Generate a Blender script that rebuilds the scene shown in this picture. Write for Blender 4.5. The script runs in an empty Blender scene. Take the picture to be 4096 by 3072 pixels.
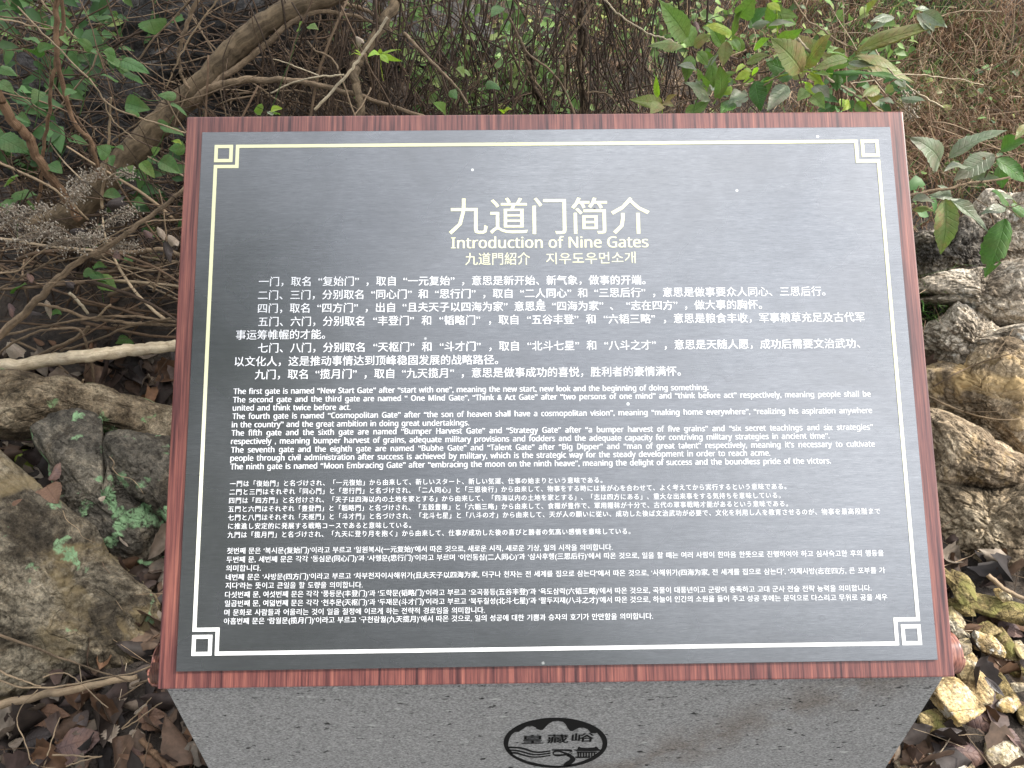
import bpy, bmesh, math, random
import numpy as np
from mathutils import Matrix, Vector

# ------------------------------------------------------------------ camera, world, sun, exposure
SC = bpy.context.scene
COL = SC.collection
F = 3000.0 / 4096.0
CAMZ = 1.45
CM = np.array([[0.999882, 0.011400, -0.010332],
               [-0.015151, 0.612930, -0.789992],
               [-0.002673, 0.790055, 0.613031]])
cam = bpy.data.cameras.new('camera')
cam.sensor_width = 36.0
cam.lens = 36.0 * F
cam.clip_start = 0.02
cam.clip_end = 500
camo = bpy.data.objects.new('camera', cam)
COL.objects.link(camo)
camo.matrix_world = Matrix([list(CM[0]) + [0], list(CM[1]) + [0], list(CM[2]) + [CAMZ], [0, 0, 0, 1]])
SC.camera = camo
cam.dof.use_dof = False

SUN_EL, SUN_AZ = math.radians(44), math.radians(86)      # azimuth measured from +y towards +x
w = bpy.data.worlds.new("World")
SC.world = w
w.use_nodes = True
nt = w.node_tree
nt.nodes.clear()
sky = nt.nodes.new('ShaderNodeTexSky')
sky.sky_type = 'NISHITA'
sky.sun_disc = False
sky.sun_elevation = SUN_EL
sky.sun_rotation = SUN_AZ
sky.dust_density = 4.0
tc = nt.nodes.new('ShaderNodeTexCoord')
cn = nt.nodes.new('ShaderNodeTexNoise')
cn.inputs['Scale'].default_value = 3.4
cn.inputs['Detail'].default_value = 5
cn.inputs['Roughness'].default_value = .55
nt.links.new(tc.outputs['Generated'], cn.inputs['Vector'])
cr = nt.nodes.new('ShaderNodeValToRGB')
cr.color_ramp.elements[0].position = .36
cr.color_ramp.elements[0].color = (7.4, 7.8, 8.5, 1)
cr.color_ramp.elements[1].position = .62
cr.color_ramp.elements[1].color = (14.5, 14.6, 14.8, 1)
nt.links.new(cn.outputs['Fac'], cr.inputs['Fac'])
mx = nt.nodes.new('ShaderNodeMix')
mx.data_type = 'RGBA'
mx.inputs[0].default_value = .8
nt.links.new(sky.outputs[0], mx.inputs[6])
nt.links.new(cr.outputs[0], mx.inputs[7])
bg = nt.nodes.new('ShaderNodeBackground')
bg.inputs[1].default_value = 0.128
# thin overcast is brightest round the veiled sun
vd = nt.nodes.new('ShaderNodeVectorMath')
vd.operation = 'DOT_PRODUCT'
nt.links.new(tc.outputs['Generated'], vd.inputs[0])
vd.inputs[1].default_value = (math.sin(SUN_AZ) * math.cos(SUN_EL), math.cos(SUN_AZ) * math.cos(SUN_EL), math.sin(SUN_EL))
vm_ = nt.nodes.new('ShaderNodeMapRange')
vm_.inputs[1].default_value = .35
vm_.inputs[2].default_value = 1.0
vm_.inputs[3].default_value = .70
vm_.inputs[4].default_value = 1.6
nt.links.new(vd.outputs['Value'], vm_.inputs[0])
vs = nt.nodes.new('ShaderNodeVectorMath')
vs.operation = 'SCALE'
nt.links.new(mx.outputs[2], vs.inputs[0])
nt.links.new(vm_.outputs[0], vs.inputs['Scale'])
nt.links.new(vs.outputs[0], bg.inputs[0])
wo = nt.nodes.new('ShaderNodeOutputWorld')
nt.links.new(bg.outputs[0], wo.inputs[0])

sl = bpy.data.lights.new('sun', 'SUN')
sl.energy = 3.0
sl.angle = math.radians(1.5)
sl.color = (1.0, .95, .86)
so = bpy.data.objects.new('sun', sl)
COL.objects.link(so)
sdir = Vector((math.sin(SUN_AZ) * math.cos(SUN_EL), math.cos(SUN_AZ) * math.cos(SUN_EL), math.sin(SUN_EL)))
so.rotation_euler = sdir.to_track_quat('Z', 'Y').to_euler()
so.location = sdir * 20
SC.view_settings.view_transform = 'Standard'
SC.view_settings.look = 'None'
SC.view_settings.gamma = 1
SC.view_settings.use_curve_mapping = False
SC.view_settings.exposure = 0.95

rng = np.random.default_rng(11)
random.seed(5)
C0 = np.array([0, 0, CAMZ])

# ------------------------------------------------------------------ points in the place
def ray(x, y):                       # photo pixel (4096 wide) -> world direction
    c = np.array([(x - 2048) / 3000., -(y - 1536) / 3000., -1.])
    return CM @ c
def at(x, y, Y):                     # on the upright plane y = Y
    r = ray(x, y)
    return C0 + r * (Y / r[1])
def gz(x, y, z):                     # on the level plane z
    r = ray(x, y)
    return C0 + r * ((z - CAMZ) / r[2])
def dist(p):                         # depth along the lens axis: px * depth / 3000 = metres
    return float((p - C0) @ (-CM[:, 2]))
def z1(x, y): return x / 2.16, y / 2.16
def z2(x, y): return 1024 + x / 2.16, y / 2.16
def z3(x, y): return 2048 + x / 2.16, y / 2.16
def z4(x, y): return 3072 + x / 2.16, y / 2.16
def zl1(x, y): return x / 2.16, 768 + y / 2.16
def zl2(x, y): return x / 2.16, 1536 + y / 2.16
def zl3(x, y): return x / 2.16, 2304 + y / 2.16
def zr1(x, y): return 3072 + x / 2.16, 768 + y / 2.16
def zr2(x, y): return 3072 + x / 2.16, 1536 + y / 2.16
def zr3(x, y): return 3072 + x / 2.16, 2304 + y / 2.16

# ------------------------------------------------------------------ noise
def _hash(i, j, k, s):
    h = (i * 374761393 + j * 668265263 + k * 2147483647 + s * 974634777) & 0xffffffff
    h = ((h ^ (h >> 13)) * 1274126177) & 0xffffffff
    h = h ^ (h >> 16)
    return (h & 0xffff) / 32767.5 - 1.0
def vn(p, s=0):
    i = np.floor(p).astype(np.int64)
    f = p - i
    f = f * f * f * (f * (f * 6 - 15) + 10)
    o = 0
    for a in (0, 1):
        wx = f[:, 0] if a else 1 - f[:, 0]
        for b in (0, 1):
            wy = f[:, 1] if b else 1 - f[:, 1]
            for c in (0, 1):
                wz = f[:, 2] if c else 1 - f[:, 2]
                o = o + _hash(i[:, 0] + a, i[:, 1] + b, i[:, 2] + c, s) * wx * wy * wz
    return o
def fbm(p, s=0, o=5, g=.5, l=2.03):
    r, a = 0, 1.
    for k in range(o):
        r = r + a * vn(p, s + k * 17)
        p = p * l + 3.7
        a *= g
    return r
def sm(a, b, x):
    t = np.clip((x - a) / (b - a), 0, 1)
    return t * t * (3 - 2 * t)

# ------------------------------------------------------------------ object helpers
def tag(o, label=None, cat=None, group=None, kind=None):
    if label: o['label'] = label
    if cat: o['category'] = cat
    if group: o['group'] = group
    if kind: o['kind'] = kind
    return o
def link(name, me, mat=None, parent=None, mw=None):
    o = bpy.data.objects.new(name, me)
    COL.objects.link(o)
    if mat is not None and not me.materials: me.materials.append(mat)
    if parent is not None: o.parent = parent
    if mw is not None: o.matrix_basis = mw
    return o
def empty(name, loc, label, cat, group=None):
    o = bpy.data.objects.new(name, None)
    o.empty_display_size = .05
    COL.objects.link(o)
    o.location = loc
    return tag(o, label, cat, group)
class MB:
    def __init__(s):
        s.v, s.f, s.uv, s.c, s.n = [], [], [], [], 0
    def add(s, v, f, uv=None, col=None):
        v = np.asarray(v, float)
        f = np.asarray(f, int)
        s.v.append(v)
        s.f.append(f + s.n)
        s.n += len(v)
        s.uv.append(np.zeros((len(v), 2)) if uv is None else np.asarray(uv, float))
        c = np.ones((len(v), 3)) * .5 if col is None else np.broadcast_to(np.asarray(col, float), (len(v), 3))
        s.c.append(c)
    def mesh(s, name, origin=(0, 0, 0), smooth=True):
        me = bpy.data.meshes.new(name)
        V = np.concatenate(s.v) - np.asarray(origin, float)
        loops, starts, tot = [], [], 0
        for f in s.f:
            loops.append(f.ravel())
            starts.append(tot + np.arange(len(f)) * f.shape[1])
            tot += f.size
        L = np.concatenate(loops)
        S = np.concatenate(starts)
        me.vertices.add(len(V))
        me.vertices.foreach_set('co', V.astype(np.float32).ravel())
        me.loops.add(len(L))
        me.loops.foreach_set('vertex_index', L.astype(np.int32))
        me.polygons.add(len(S))
        me.polygons.foreach_set('loop_start', S.astype(np.int32))
        me.update(calc_edges=True)
        me.polygons.foreach_set('use_smooth', np.full(len(S), smooth))
        uvl = me.uv_layers.new(name='UVMap')
        uvl.data.foreach_set('uv', np.concatenate(s.uv)[L].astype(np.float32).ravel())
        ca = me.color_attributes.new('Col', 'FLOAT_COLOR', 'POINT')
        c = np.concatenate(s.c)
        ca.data.foreach_set('color', np.concatenate([c, np.ones((len(c), 1))], 1).astype(np.float32).ravel())
        me.validate()
        return me
    def build(s, name, mat, parent=None, origin=(0, 0, 0), smooth=True, wloc=None):
        o = link(name, s.mesh(name, origin, smooth), mat, parent)
        if wloc is not None: o.location = wloc
        return o

def norm(a):
    return a / (np.linalg.norm(a, axis=-1, keepdims=True) + 1e-12)
def tubes(mb, P, R, sides=5, col=None):
    """P [N,S,3] centre lines, R [N,S] radii -> tubes"""
    P = np.asarray(P, float); R = np.asarray(R, float)
    N, S, _ = P.shape
    T = np.gradient(P, axis=1)
    T = norm(T)
    ref = np.where(np.abs(T[:, :1, 2:3]) > .9, np.array([[[1., 0, 0]]]), np.array([[[0, 0, 1.]]]))
    A = norm(np.cross(T, np.broadcast_to(ref, T.shape)))
    B = np.cross(T, A)
    a = np.arange(sides) * 2 * np.pi / sides
    V = P[:, :, None] + R[:, :, None, None] * (np.cos(a)[None, None, :, None] * A[:, :, None] + np.sin(a)[None, None, :, None] * B[:, :, None])
    idx = np.arange(N * S * sides).reshape(N, S, sides)
    q = np.stack([idx[:, :-1], np.roll(idx, -1, 2)[:, :-1], np.roll(idx, -1, 2)[:, 1:], idx[:, 1:]], -1).reshape(-1, 4)
    L = np.concatenate([np.zeros((N, 1)), np.cumsum(np.linalg.norm(np.diff(P, axis=1), axis=2), 1)], 1)
    uv = np.stack([np.broadcast_to((np.arange(sides) / sides)[None, None], (N, S, sides)), np.broadcast_to(L[:, :, None], (N, S, sides))], -1).reshape(-1, 2)
    c = None
    if col is not None: c = np.repeat(np.asarray(col, float), S * sides, 0)
    mb.add(V.reshape(-1, 3), q, uv, c)
    # end caps as fans
    for e in (0, S - 1):
        if sides >= 3:
            cf = idx[:, e]
            tri = np.stack([np.repeat(cf[:, :1], sides - 2, 1), cf[:, 1:-1], cf[:, 2:]], -1).reshape(-1, 3)
            if e == 0: tri = tri[:, ::-1]
            mb.f.append(tri + mb.n - len(V.reshape(-1, 3)))
def crom(pts, n):
    pts = np.asarray(pts, float)
    p = np.concatenate([2 * pts[:1] - pts[1:2], pts, 2 * pts[-1:] - pts[-2:-1]])
    m = len(pts) - 1
    t = np.linspace(0, m - 1e-6, n)
    i = t.astype(int)
    f = (t - i)[:, None]
    a, b, c, d = p[i], p[i + 1], p[i + 2], p[i + 3]
    return .5 * (2 * b + (c - a) * f + (2 * a - 5 * b + 4 * c - d) * f ** 2 + (3 * b - a - 3 * c + d) * f ** 3)
def branch(mb, pts, r0, r1, n=40, sides=8, wob=.0, seed=0, knob=.06):
    P = crom(pts, n)
    if wob:
        q = np.stack([np.arange(n) * .35, np.full(n, seed * 7.3), np.zeros(n)], 1)
        P = P + wob * np.stack([fbm(q, 3, 3), fbm(q, 9, 3), fbm(q, 23, 3)], 1)
    R = np.linspace(r0, r1, n)
    R = R * (1 + knob * fbm(np.stack([np.arange(n) * .6, np.full(n, seed * 3.1), np.zeros(n)], 1), 31, 3))
    tubes(mb, P[None], R[None], sides)
    return P

# ------------------------------------------------------------------ materials
def newmat(name):
    m = bpy.data.materials.new(name)
    m.use_nodes = True
    return m, m.node_tree, m.node_tree.nodes['Principled BSDF']
def N(nt, t, **k):
    n = nt.nodes.new(t)
    for a, b in k.items(): setattr(n, a, b)
    return n
def ramp(nt, src, stops):
    r = N(nt, 'ShaderNodeValToRGB')
    e = r.color_ramp.elements
    while len(e) < len(stops): e.new(.5)
    for x, (p, c) in zip(e, stops):
        x.position = p
        x.color = (*c, 1) if len(c) == 3 else c
    nt.links.new(src, r.inputs[0])
    return r.outputs[0]
def noise(nt, vec, scale, detail=5, rough=.55, dist_=0.):
    n = N(nt, 'ShaderNodeTexNoise')
    n.inputs['Scale'].default_value = scale
    n.inputs['Detail'].default_value = detail
    n.inputs['Roughness'].default_value = rough
    n.inputs['Distortion'].default_value = dist_
    if vec is not None: nt.links.new(vec, n.inputs['Vector'])
    return n.outputs['Fac']
def mapping(nt, src, scale=(1, 1, 1), rot=(0, 0, 0), loc=(0, 0, 0)):
    m = N(nt, 'ShaderNodeMapping')
    m.inputs['Scale'].default_value = scale
    m.inputs['Rotation'].default_value = rot
    m.inputs['Location'].default_value = loc
    nt.links.new(src, m.inputs[0])
    return m.outputs[0]
def coord(nt, which='Object'):
    return N(nt, 'ShaderNodeTexCoord').outputs[which]
def mix(nt, fac, a, b, mode='MIX'):
    m = N(nt, 'ShaderNodeMix', data_type='RGBA', blend_type=mode)
    for i, v in ((0, fac), (6, a), (7, b)):
        if isinstance(v, (int, float)): m.inputs[i].default_value = v
        elif isinstance(v, tuple): m.inputs[i].default_value = (*v, 1)
        else: nt.links.new(v, m.inputs[i])
    return m.outputs[2]
def math_(nt, op, a, b=None, c=None):
    m = N(nt, 'ShaderNodeMath', operation=op)
    for i, v in enumerate((a, b, c)):
        if v is None: continue
        if isinstance(v, (int, float)): m.inputs[i].default_value = v
        else: nt.links.new(v, m.inputs[i])
    return m.outputs[0]
def bump(nt, h, strength, distance, b):
    n = N(nt, 'ShaderNodeBump')
    n.inputs['Strength'].default_value = strength
    n.inputs['Distance'].default_value = distance
    nt.links.new(h, n.inputs['Height'])
    nt.links.new(n.outputs[0], b.inputs['Normal'])
def worldpos(nt):
    return N(nt, 'ShaderNodeNewGeometry').outputs['Position']

def rock_mat(name, dark, mid, light, lichen=None, lich=.62, scale=1., white=None, strata=0., stain=None, rough=.9, crk=.0095):
    m, t, b = newmat(name)
    v = worldpos(t)
    n1 = noise(t, v, 9 * scale, 8, .65, .4)
    c = ramp(t, n1, [(.3, dark), (.48, mid), (.66, light)])
    n2 = noise(t, v, 70 * scale, 6, .7)
    c = mix(t, .75, c, ramp(t, n2, [(.38, (.30, .28, .25)), (.52, (1, 1, 1)), (.66, (1.45, 1.38, 1.28))]), 'MULTIPLY')
    c = mix(t, .6, c, ramp(t, noise(t, v, 260, 4, .65), [(.38, (.45, .43, .4)), (.6, (1.25, 1.22, 1.18))]), 'MULTIPLY')
    # dark film of algae gathered in patches
    n5 = noise(t, v, 7 * scale, 9, .74, .5)
    c = mix(t, ramp(t, n5, [(.49, (0, 0, 0)), (.56, (.85, .85, .85))]), c, mix(t, .9, c, (.30, .265, .23), 'MULTIPLY'))
    if stain:
        n6 = noise(t, v, 6.3 * scale, 4, .6, 1.)
        c = mix(t, ramp(t, n6, [(.52, (0, 0, 0)), (.66, (.8, .8, .8))]), c, stain)
    if white:
        n3 = noise(t, v, 11 * scale, 8, .72, .3)
        c = mix(t, ramp(t, n3, [(white, (0, 0, 0)), (white + .05, (.85, .85, .85))]), c, (.52, .5, .45))
    if lichen:
        n4 = noise(t, v, 13, 3, .55, .3)
        n4b = noise(t, v, 120, 5, .7)
        f = math_(t, 'MULTIPLY', ramp(t, n4, [(lich, (0, 0, 0)), (lich + .035, (1, 1, 1))]), ramp(t, n4b, [(.36, (0, 0, 0)), (.5, (1, 1, 1))]))
        c = mix(t, f, c, lichen)
    t.links.new(c, b.inputs['Base Color'])
    b.inputs['Roughness'].default_value = rough
    b.inputs['Specular IOR Level'].default_value = .25
    vv = mapping(t, v, (1, 1, 1.5), (0.35, .3, 0)) if strata else v
    wn = N(t, 'ShaderNodeTexNoise')
    wn.inputs['Scale'].default_value = 7 * scale
    wn.inputs['Detail'].default_value = 5
    t.links.new(vv, wn.inputs['Vector'])
    wa = N(t, 'ShaderNodeVectorMath', operation='MULTIPLY_ADD')
    t.links.new(wn.outputs['Color'], wa.inputs[0])
    wa.inputs[1].default_value = (.09 / scale,) * 3
    t.links.new(vv, wa.inputs[2])
    ck = []
    for sc_, wdt in ((5.5 * scale, .035), (17 * scale, .04)):
        vo = N(t, 'ShaderNodeTexVoronoi', feature='DISTANCE_TO_EDGE')
        vo.inputs['Scale'].default_value = sc_
        t.links.new(wa.outputs[0], vo.inputs['Vector'])
        ck.append(ramp(t, vo.outputs['Distance'], [(.0, (0, 0, 0)), (wdt * .35, (.55, .55, .55)), (wdt, (1, 1, 1))]))
    brk = ramp(t, noise(t, v, 4 * scale, 3), [(.42, (1, 1, 1)), (.60, (0, 0, 0))])
    cks = math_(t, 'MAXIMUM', math_(t, 'MULTIPLY', ck[0], math_(t, 'MAXIMUM', ck[1], brk)), .0)
    h = math_(t, 'ADD', noise(t, vv, 17 * scale, 10, .66, .0), math_(t, 'MULTIPLY', noise(t, v, 170, 4, .6), .2))
    h = math_(t, 'ADD', h, math_(t, 'MULTIPLY', cks, .30))
    bump(t, h, 1.0, crk, b)
    return m
def bark_mat(name, dark, light, scale=1., rough=.85, bstr=.9):
    m, t, b = newmat(name)
    v = worldpos(t)
    uv = coord(t, 'UV')
    n1 = noise(t, v, 40 * scale, 7, .7, .5)
    n2 = noise(t, mapping(t, uv, (7, 3, 1)), 3, 5, .6)
    c = ramp(t, math_(t, 'ADD', math_(t, 'MULTIPLY', n1, .6), math_(t, 'MULTIPLY', n2, .4)), [(.36, dark), (.62, light)])
    n3 = noise(t, v, 12, 4, .6)
    c = mix(t, .6, c, ramp(t, n3, [(.35, (.6, .6, .6)), (.6, (1.25, 1.22, 1.15))]), 'MULTIPLY')
    t.links.new(c, b.inputs['Base Color'])
    b.inputs['Roughness'].default_value = rough
    b.inputs['Specular IOR Level'].default_value = .25
    bump(t, math_(t, 'ADD', n1, n2), bstr, .004, b)
    return m
def attr_mat(name, rough=.75, trans=.0, var=.5, spec=.3):
    """colour carried per piece by the mesh"""
    m, t, b = newmat(name)
    a = N(t, 'ShaderNodeAttribute', attribute_name='Col').outputs['Color']
    n1 = noise(t, worldpos(t), 60, 5, .6)
    c = mix(t, var, a, ramp(t, n1, [(.3, (.45, .45, .42)), (.65, (1.3, 1.25, 1.2))]), 'MULTIPLY')
    t.links.new(c, b.inputs['Base Color'])
    b.inputs['Roughness'].default_value = rough
    b.inputs['Specular IOR Level'].default_value = spec
    if trans:
        tr = N(t, 'ShaderNodeBsdfTranslucent')
        t.links.new(c, tr.inputs[0])
        ms = N(t, 'ShaderNodeMixShader')
        ms.inputs[0].default_value = trans
        t.links.new(b.outputs[0], ms.inputs[1])
        t.links.new(tr.outputs[0], ms.inputs[2])
        t.links.new(ms.outputs[0], t.nodes['Material Output'].inputs[0])
    return m
def leaf_mat(name, base, base2, mott=(.22, .16, .06), mottle=.5, vein=(.5, .5, .5), trans=.3, rough=.5, nveins=10, spec=.35):
    m, t, b = newmat(name)
    uv = coord(t, 'UV')
    sp = N(t, 'ShaderNodeSeparateXYZ')
    t.links.new(uv, sp.inputs[0])
    u, vv = sp.outputs[0], sp.outputs[1]
    av = math_(t, 'ABSOLUTE', math_(t, 'MULTIPLY', math_(t, 'SUBTRACT', vv, .5), 2.))
    ph = math_(t, 'SUBTRACT', math_(t, 'MULTIPLY', u, float(nveins)), math_(t, 'MULTIPLY', av, 1.5))
    fr = math_(t, 'ABSOLUTE', math_(t, 'SUBTRACT', math_(t, 'FRACT', ph), .5))      # 0 on a vein
    vl = ramp(t, fr, [(.0, (1, 1, 1)), (.11, (0, 0, 0))])
    mid = ramp(t, av, [(.0, (1, 1, 1)), (.09, (0, 0, 0))])
    vm = math_(t, 'MAXIMUM', vl, mid)
    oi = N(t, 'ShaderNodeObjectInfo').outputs['Random']
    c = mix(t, oi, base, base2)
    v = worldpos(t)
    n1 = noise(t, v, 28, 5, .65)
    a = N(t, 'ShaderNodeAttribute', attribute_name='Col').outputs['Color']
    c = mix(t, 1.0, c, mix(t, 1.0, a, (2, 2, 2), 'MULTIPLY'), 'MULTIPLY')
    c = mix(t, math_(t, 'MULTIPLY', ramp(t, n1, [(.45, (0, 0, 0)), (.62, (1, 1, 1))]), mottle), c, mott)
    c = mix(t, math_(t, 'MULTIPLY', vm, .6), c, mix(t, 1., c, vein, 'MULTIPLY'))
    n2 = noise(t, v, 220, 3, .6)
    c = mix(t, .45, c, ramp(t, n2, [(.35, (.7, .7, .7)), (.65, (1.25, 1.25, 1.25))]), 'MULTIPLY')
    t.links.new(c, b.inputs['Base Color'])
    b.inputs['Roughness'].default_value = rough
    b.inputs['Specular IOR Level'].default_value = spec
    bump(t, math_(t, 'SUBTRACT', math_(t, 'MULTIPLY', n2, .2), vm), .45, .002, b)
    if trans:
        tr = N(t, 'ShaderNodeBsdfTranslucent')
        t.links.new(mix(t, 1., c, (1.2, 1.5, .6), 'MULTIPLY'), tr.inputs[0])
        ms = N(t, 'ShaderNodeMixShader')
        ms.inputs[0].default_value = trans
        t.links.new(b.outputs[0], ms.inputs[1])
        t.links.new(tr.outputs[0], ms.inputs[2])
        t.links.new(ms.outputs[0], t.nodes['Material Output'].inputs[0])
    return m

# ------------------------------------------------------------------ leaves
def leaf_geo(L, W, nu=10, nv=4, shape='lance', bend=.3, fold=.25, curl=0., wave=.03, serr=.05, seed=0, holes=0):
    """leaf from its base at the origin along +x, normal +z"""
    r = np.random.default_rng(seed)
    u = np.linspace(0, 1, nu + 1)
    if shape == 'lance': wd = np.sin(np.pi * u ** .8) ** .9 * (1 - .25 * u)
    elif shape == 'ovate': wd = np.sin(np.pi * u ** .6) ** .8 * (1 - .1 * u)
    elif shape == 'round': wd = np.sqrt(np.clip(1 - (2 * u - 1) ** 2, 0, 1))
    else: wd = np.sin(np.pi * u ** .9) ** 1.1
    wd = wd / wd.max()
    wd[0] = .03
    wd[-1] = .01
    wd = wd * (1 + serr * np.where(np.arange(nu + 1) % 2, 1, -1)) 
    v = np.linspace(-1, 1, nv + 1)
    U, Vv = np.meshgrid(u, v, indexing='ij')
    Y = Vv * wd[:, None] * W / 2 * (1 + .12 * r.normal(size=(1, nv + 1)) * (np.abs(v) > .9))
    th = bend * U                                  # arch along the length
    X = L * np.where(abs(bend) > 1e-3, np.sin(th) / (bend if abs(bend) > 1e-3 else 1), U)
    Z = -L * (1 - np.cos(th)) / (bend if abs(bend) > 1e-3 else 1)
    Z = Z + fold * np.abs(Y) - curl * Y ** 2 / max(W, 1e-4) * 4
    ph = r.uniform(0, 6, 3)
    Z = Z + wave * L * (np.sin(U * 9 + ph[0]) * Vv * .5 + np.sin(U * 15 + ph[1] + Vv) * .3 * np.abs(Vv) + np.sin(Vv * 4 + ph[2]) * .25)
    Vx = np.stack([X, Y, Z], -1).reshape(-1, 3)
    idx = np.arange((nu + 1) * (nv + 1)).reshape(nu + 1, nv + 1)
    q = np.stack([idx[:-1, :-1], idx[1:, :-1], idx[1:, 1:], idx[:-1, 1:]], -1).reshape(-1, 4)
    if holes:
        keep = np.ones(len(q), bool)
        keep[r.integers(nv, len(q) - nv, holes)] = False
        q = q[keep]
    uv = np.stack([U, (Vv + 1) / 2], -1).reshape(-1, 2)
    return Vx, q, uv
def frame(base, tip, nrm):
    x = norm(tip - base)
    y = norm(np.cross(nrm, x))
    z = np.cross(x, y)
    return np.stack([x, y, z], 1)
def leaf_obj(parent, base, tip, width, mat, name='leaf', shape='lance', face=None, seed=0, **k):
    base, tip = np.asarray(base, float), np.asarray(tip, float)
    L = np.linalg.norm(tip - base)
    bd = k.pop('bend', .45)
    col = k.pop('col', None)
    L2 = L * (bd / 2) / max(math.sin(bd / 2), .05) if abs(bd) > .01 else L
    r = np.random.default_rng(seed)
    if face is None:
        face = norm(norm(C0 - base) * .75 + np.array([0, 0, .55]) + r.normal(size=3) * .28)
    M = frame(base, tip, face)
    # chord of the arched leaf runs base->tip
    a = bd / 2
    Rm = np.array([[math.cos(a), 0, -math.sin(a)], [0, 1, 0], [math.sin(a), 0, math.cos(a)]])
    V, q, uv = leaf_geo(L2, width, shape=shape, bend=bd, seed=seed, **k)
    V = V @ (M @ Rm).T
    mb = MB()
    mb.add(V, q, uv, col)
    org = np.array(parent.location) if parent is not None else np.zeros(3)
    return mb.build(name, mat, parent, wloc=tuple(base - org))

# ================================================================== GROUND
def terr(x, y):
    x = np.asarray(x, float); y = np.asarray(y, float)
    p = np.stack([x, y, np.zeros_like(x)], -1).reshape(-1, 3)
    h = 0.30 * np.maximum(0, y - 1.45) + .30 * np.maximum(0, y - 3.6) - .35 * np.maximum(0, y - 14)
    h = h + .10 * sm(1.3, 2.0, y) * sm(.0, -.9, x)
    h = h + .05 * fbm(p * 1.7, 5, 4).reshape(x.shape) * sm(.4, 1.6, y)
    h = h + .012 * fbm(p * 9, 8, 3).reshape(x.shape)
    return h
def terr1(x, y):
    return float(terr(np.array([x, x]), np.array([y, y]))[0])
def hit(px, py, lift=0.):            # where the sight line through a photo pixel meets the ground
    r = ray(px, py)
    s = np.linspace(.6, 14, 900)
    P = C0 + r[None] * s[:, None]
    d = P[:, 2] - terr(P[:, 0], P[:, 1]) - lift
    k = np.argmax(d < 0)
    return P[k]
def axis(lo, hi, f0, f1, fine, coarse):
    a = [f0]
    while a[-1] < f1: a.append(a[-1] + fine)
    s = fine
    up = [a[-1]]
    while up[-1] < hi:
        s *= 1.12
        up.append(up[-1] + min(s, coarse))
    s = fine
    dn = [f0]
    while dn[-1] > lo:
        s *= 1.12
        dn.append(dn[-1] - min(s, coarse))
    return np.array(dn[1:][::-1] + a + up[1:])
gx = axis(-60, 60, -3.2, 3.2, .02, 3)
gy = axis(-60, 70, .3, 5.5, .02, 3)
GX, GY = np.meshgrid(gx, gy, indexing='ij')
GZ = terr(GX, GY)
gi = np.arange(GX.size).reshape(GX.shape)
mb = MB()
mb.add(np.stack([GX, GY, GZ], -1).reshape(-1, 3), np.stack([gi[:-1, :-1], gi[1:, :-1], gi[1:, 1:], gi[:-1, 1:]], -1).reshape(-1, 4))
m, t, b = newmat('soil')
v = worldpos(t)
n1 = noise(t, v, 6, 8, .65)
c = ramp(t, n1, [(.32, (.018, .014, .011)), (.5, (.045, .036, .030)), (.68, (.095, .075, .058))])
n2 = noise(t, v, 55, 6, .7)
c = mix(t, .8, c, ramp(t, n2, [(.35, (.4, .4, .4)), (.62, (1.4, 1.3, 1.2))]), 'MULTIPLY')
t.links.new(c, b.inputs['Base Color'])
b.inputs['Roughness'].default_value = .95
bump(t, math_(t, 'ADD', n2, n1), 1., .02, b)
SOIL = m
g = mb.build('ground', m)
tag(g, 'dark leaf-strewn soil rising to a bank behind the sign', kind='structure')

# unseen paving added before the sign to bounce light onto the pedestal
mb = MB()
px_ = np.linspace(-30, 30, 61); py_ = np.array([.22, 0, -.6, -1.2, -2.0])
A_, B_ = np.meshgrid(px_, py_, indexing='ij')
ii = np.arange(A_.size).reshape(A_.shape)
Z_ = np.full(A_.size, .035)
mb.add(np.stack([A_.ravel(), B_.ravel(), Z_], 1), np.stack([ii[:-1, :-1], ii[:-1, 1:], ii[1:, 1:], ii[1:, :-1]], -1).reshape(-1, 4))
m, t, b = newmat('paving')
v = worldpos(t)
c = ramp(t, noise(t, v, 30, 6, .7), [(.35, (.17, .165, .155)), (.65, (.26, .255, .24))])
t.links.new(c, b.inputs['Base Color'])
b.inputs['Roughness'].default_value = .85
tag(mb.build('bounce_paving', m), 'pale stone path in front of the sign', kind='structure')

# ================================================================== THE SIGN
TL = np.array([-0.392886, 0.951467, 1.140411])
UV_ = np.array([0, 0.718869, 0.695146])            # up the board
NV = np.array([0, -0.695146, 0.718869])
BW, BH = 0.9, 0.683327
BM = Matrix([[1, 0, 0, TL[0]], [0, UV_[1], NV[1], TL[1]], [0, UV_[2], NV[2], TL[2]], [0, 0, 0, 1]])
sign = empty('information_sign', (TL[0] + BW / 2, .72, 0), 'lectern sign with dark lettered plate on red wood board over a grey stone pedestal', 'sign')
SM = Matrix.Translation((-sign.location[0], -sign.location[1], 0))
def bevel_box(x0, x1, y0, y1, z0, z1, bev=.0015, seg=2):
    bm = bmesh.new()
    bmesh.ops.create_cube(bm, size=1)
    for vv in bm.verts:
        vv.co = Vector(((x0 + x1) / 2 + vv.co.x * (x1 - x0), (y0 + y1) / 2 + vv.co.y * (y1 - y0), (z0 + z1) / 2 + vv.co.z * (z1 - z0)))
    if bev: bmesh.ops.bevel(bm, geom=bm.edges[:], offset=bev, segments=seg, affect='EDGES', profile=.6)
    return bm
def from_bm(name, bm, mat, parent=None, mw=None, smooth=False):
    me = bpy.data.meshes.new(name)
    bm.to_mesh(me)
    bm.free()
    me.polygons.foreach_set('use_smooth', np.full(len(me.polygons), smooth))
    return link(name, me, mat, parent, mw)

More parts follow.
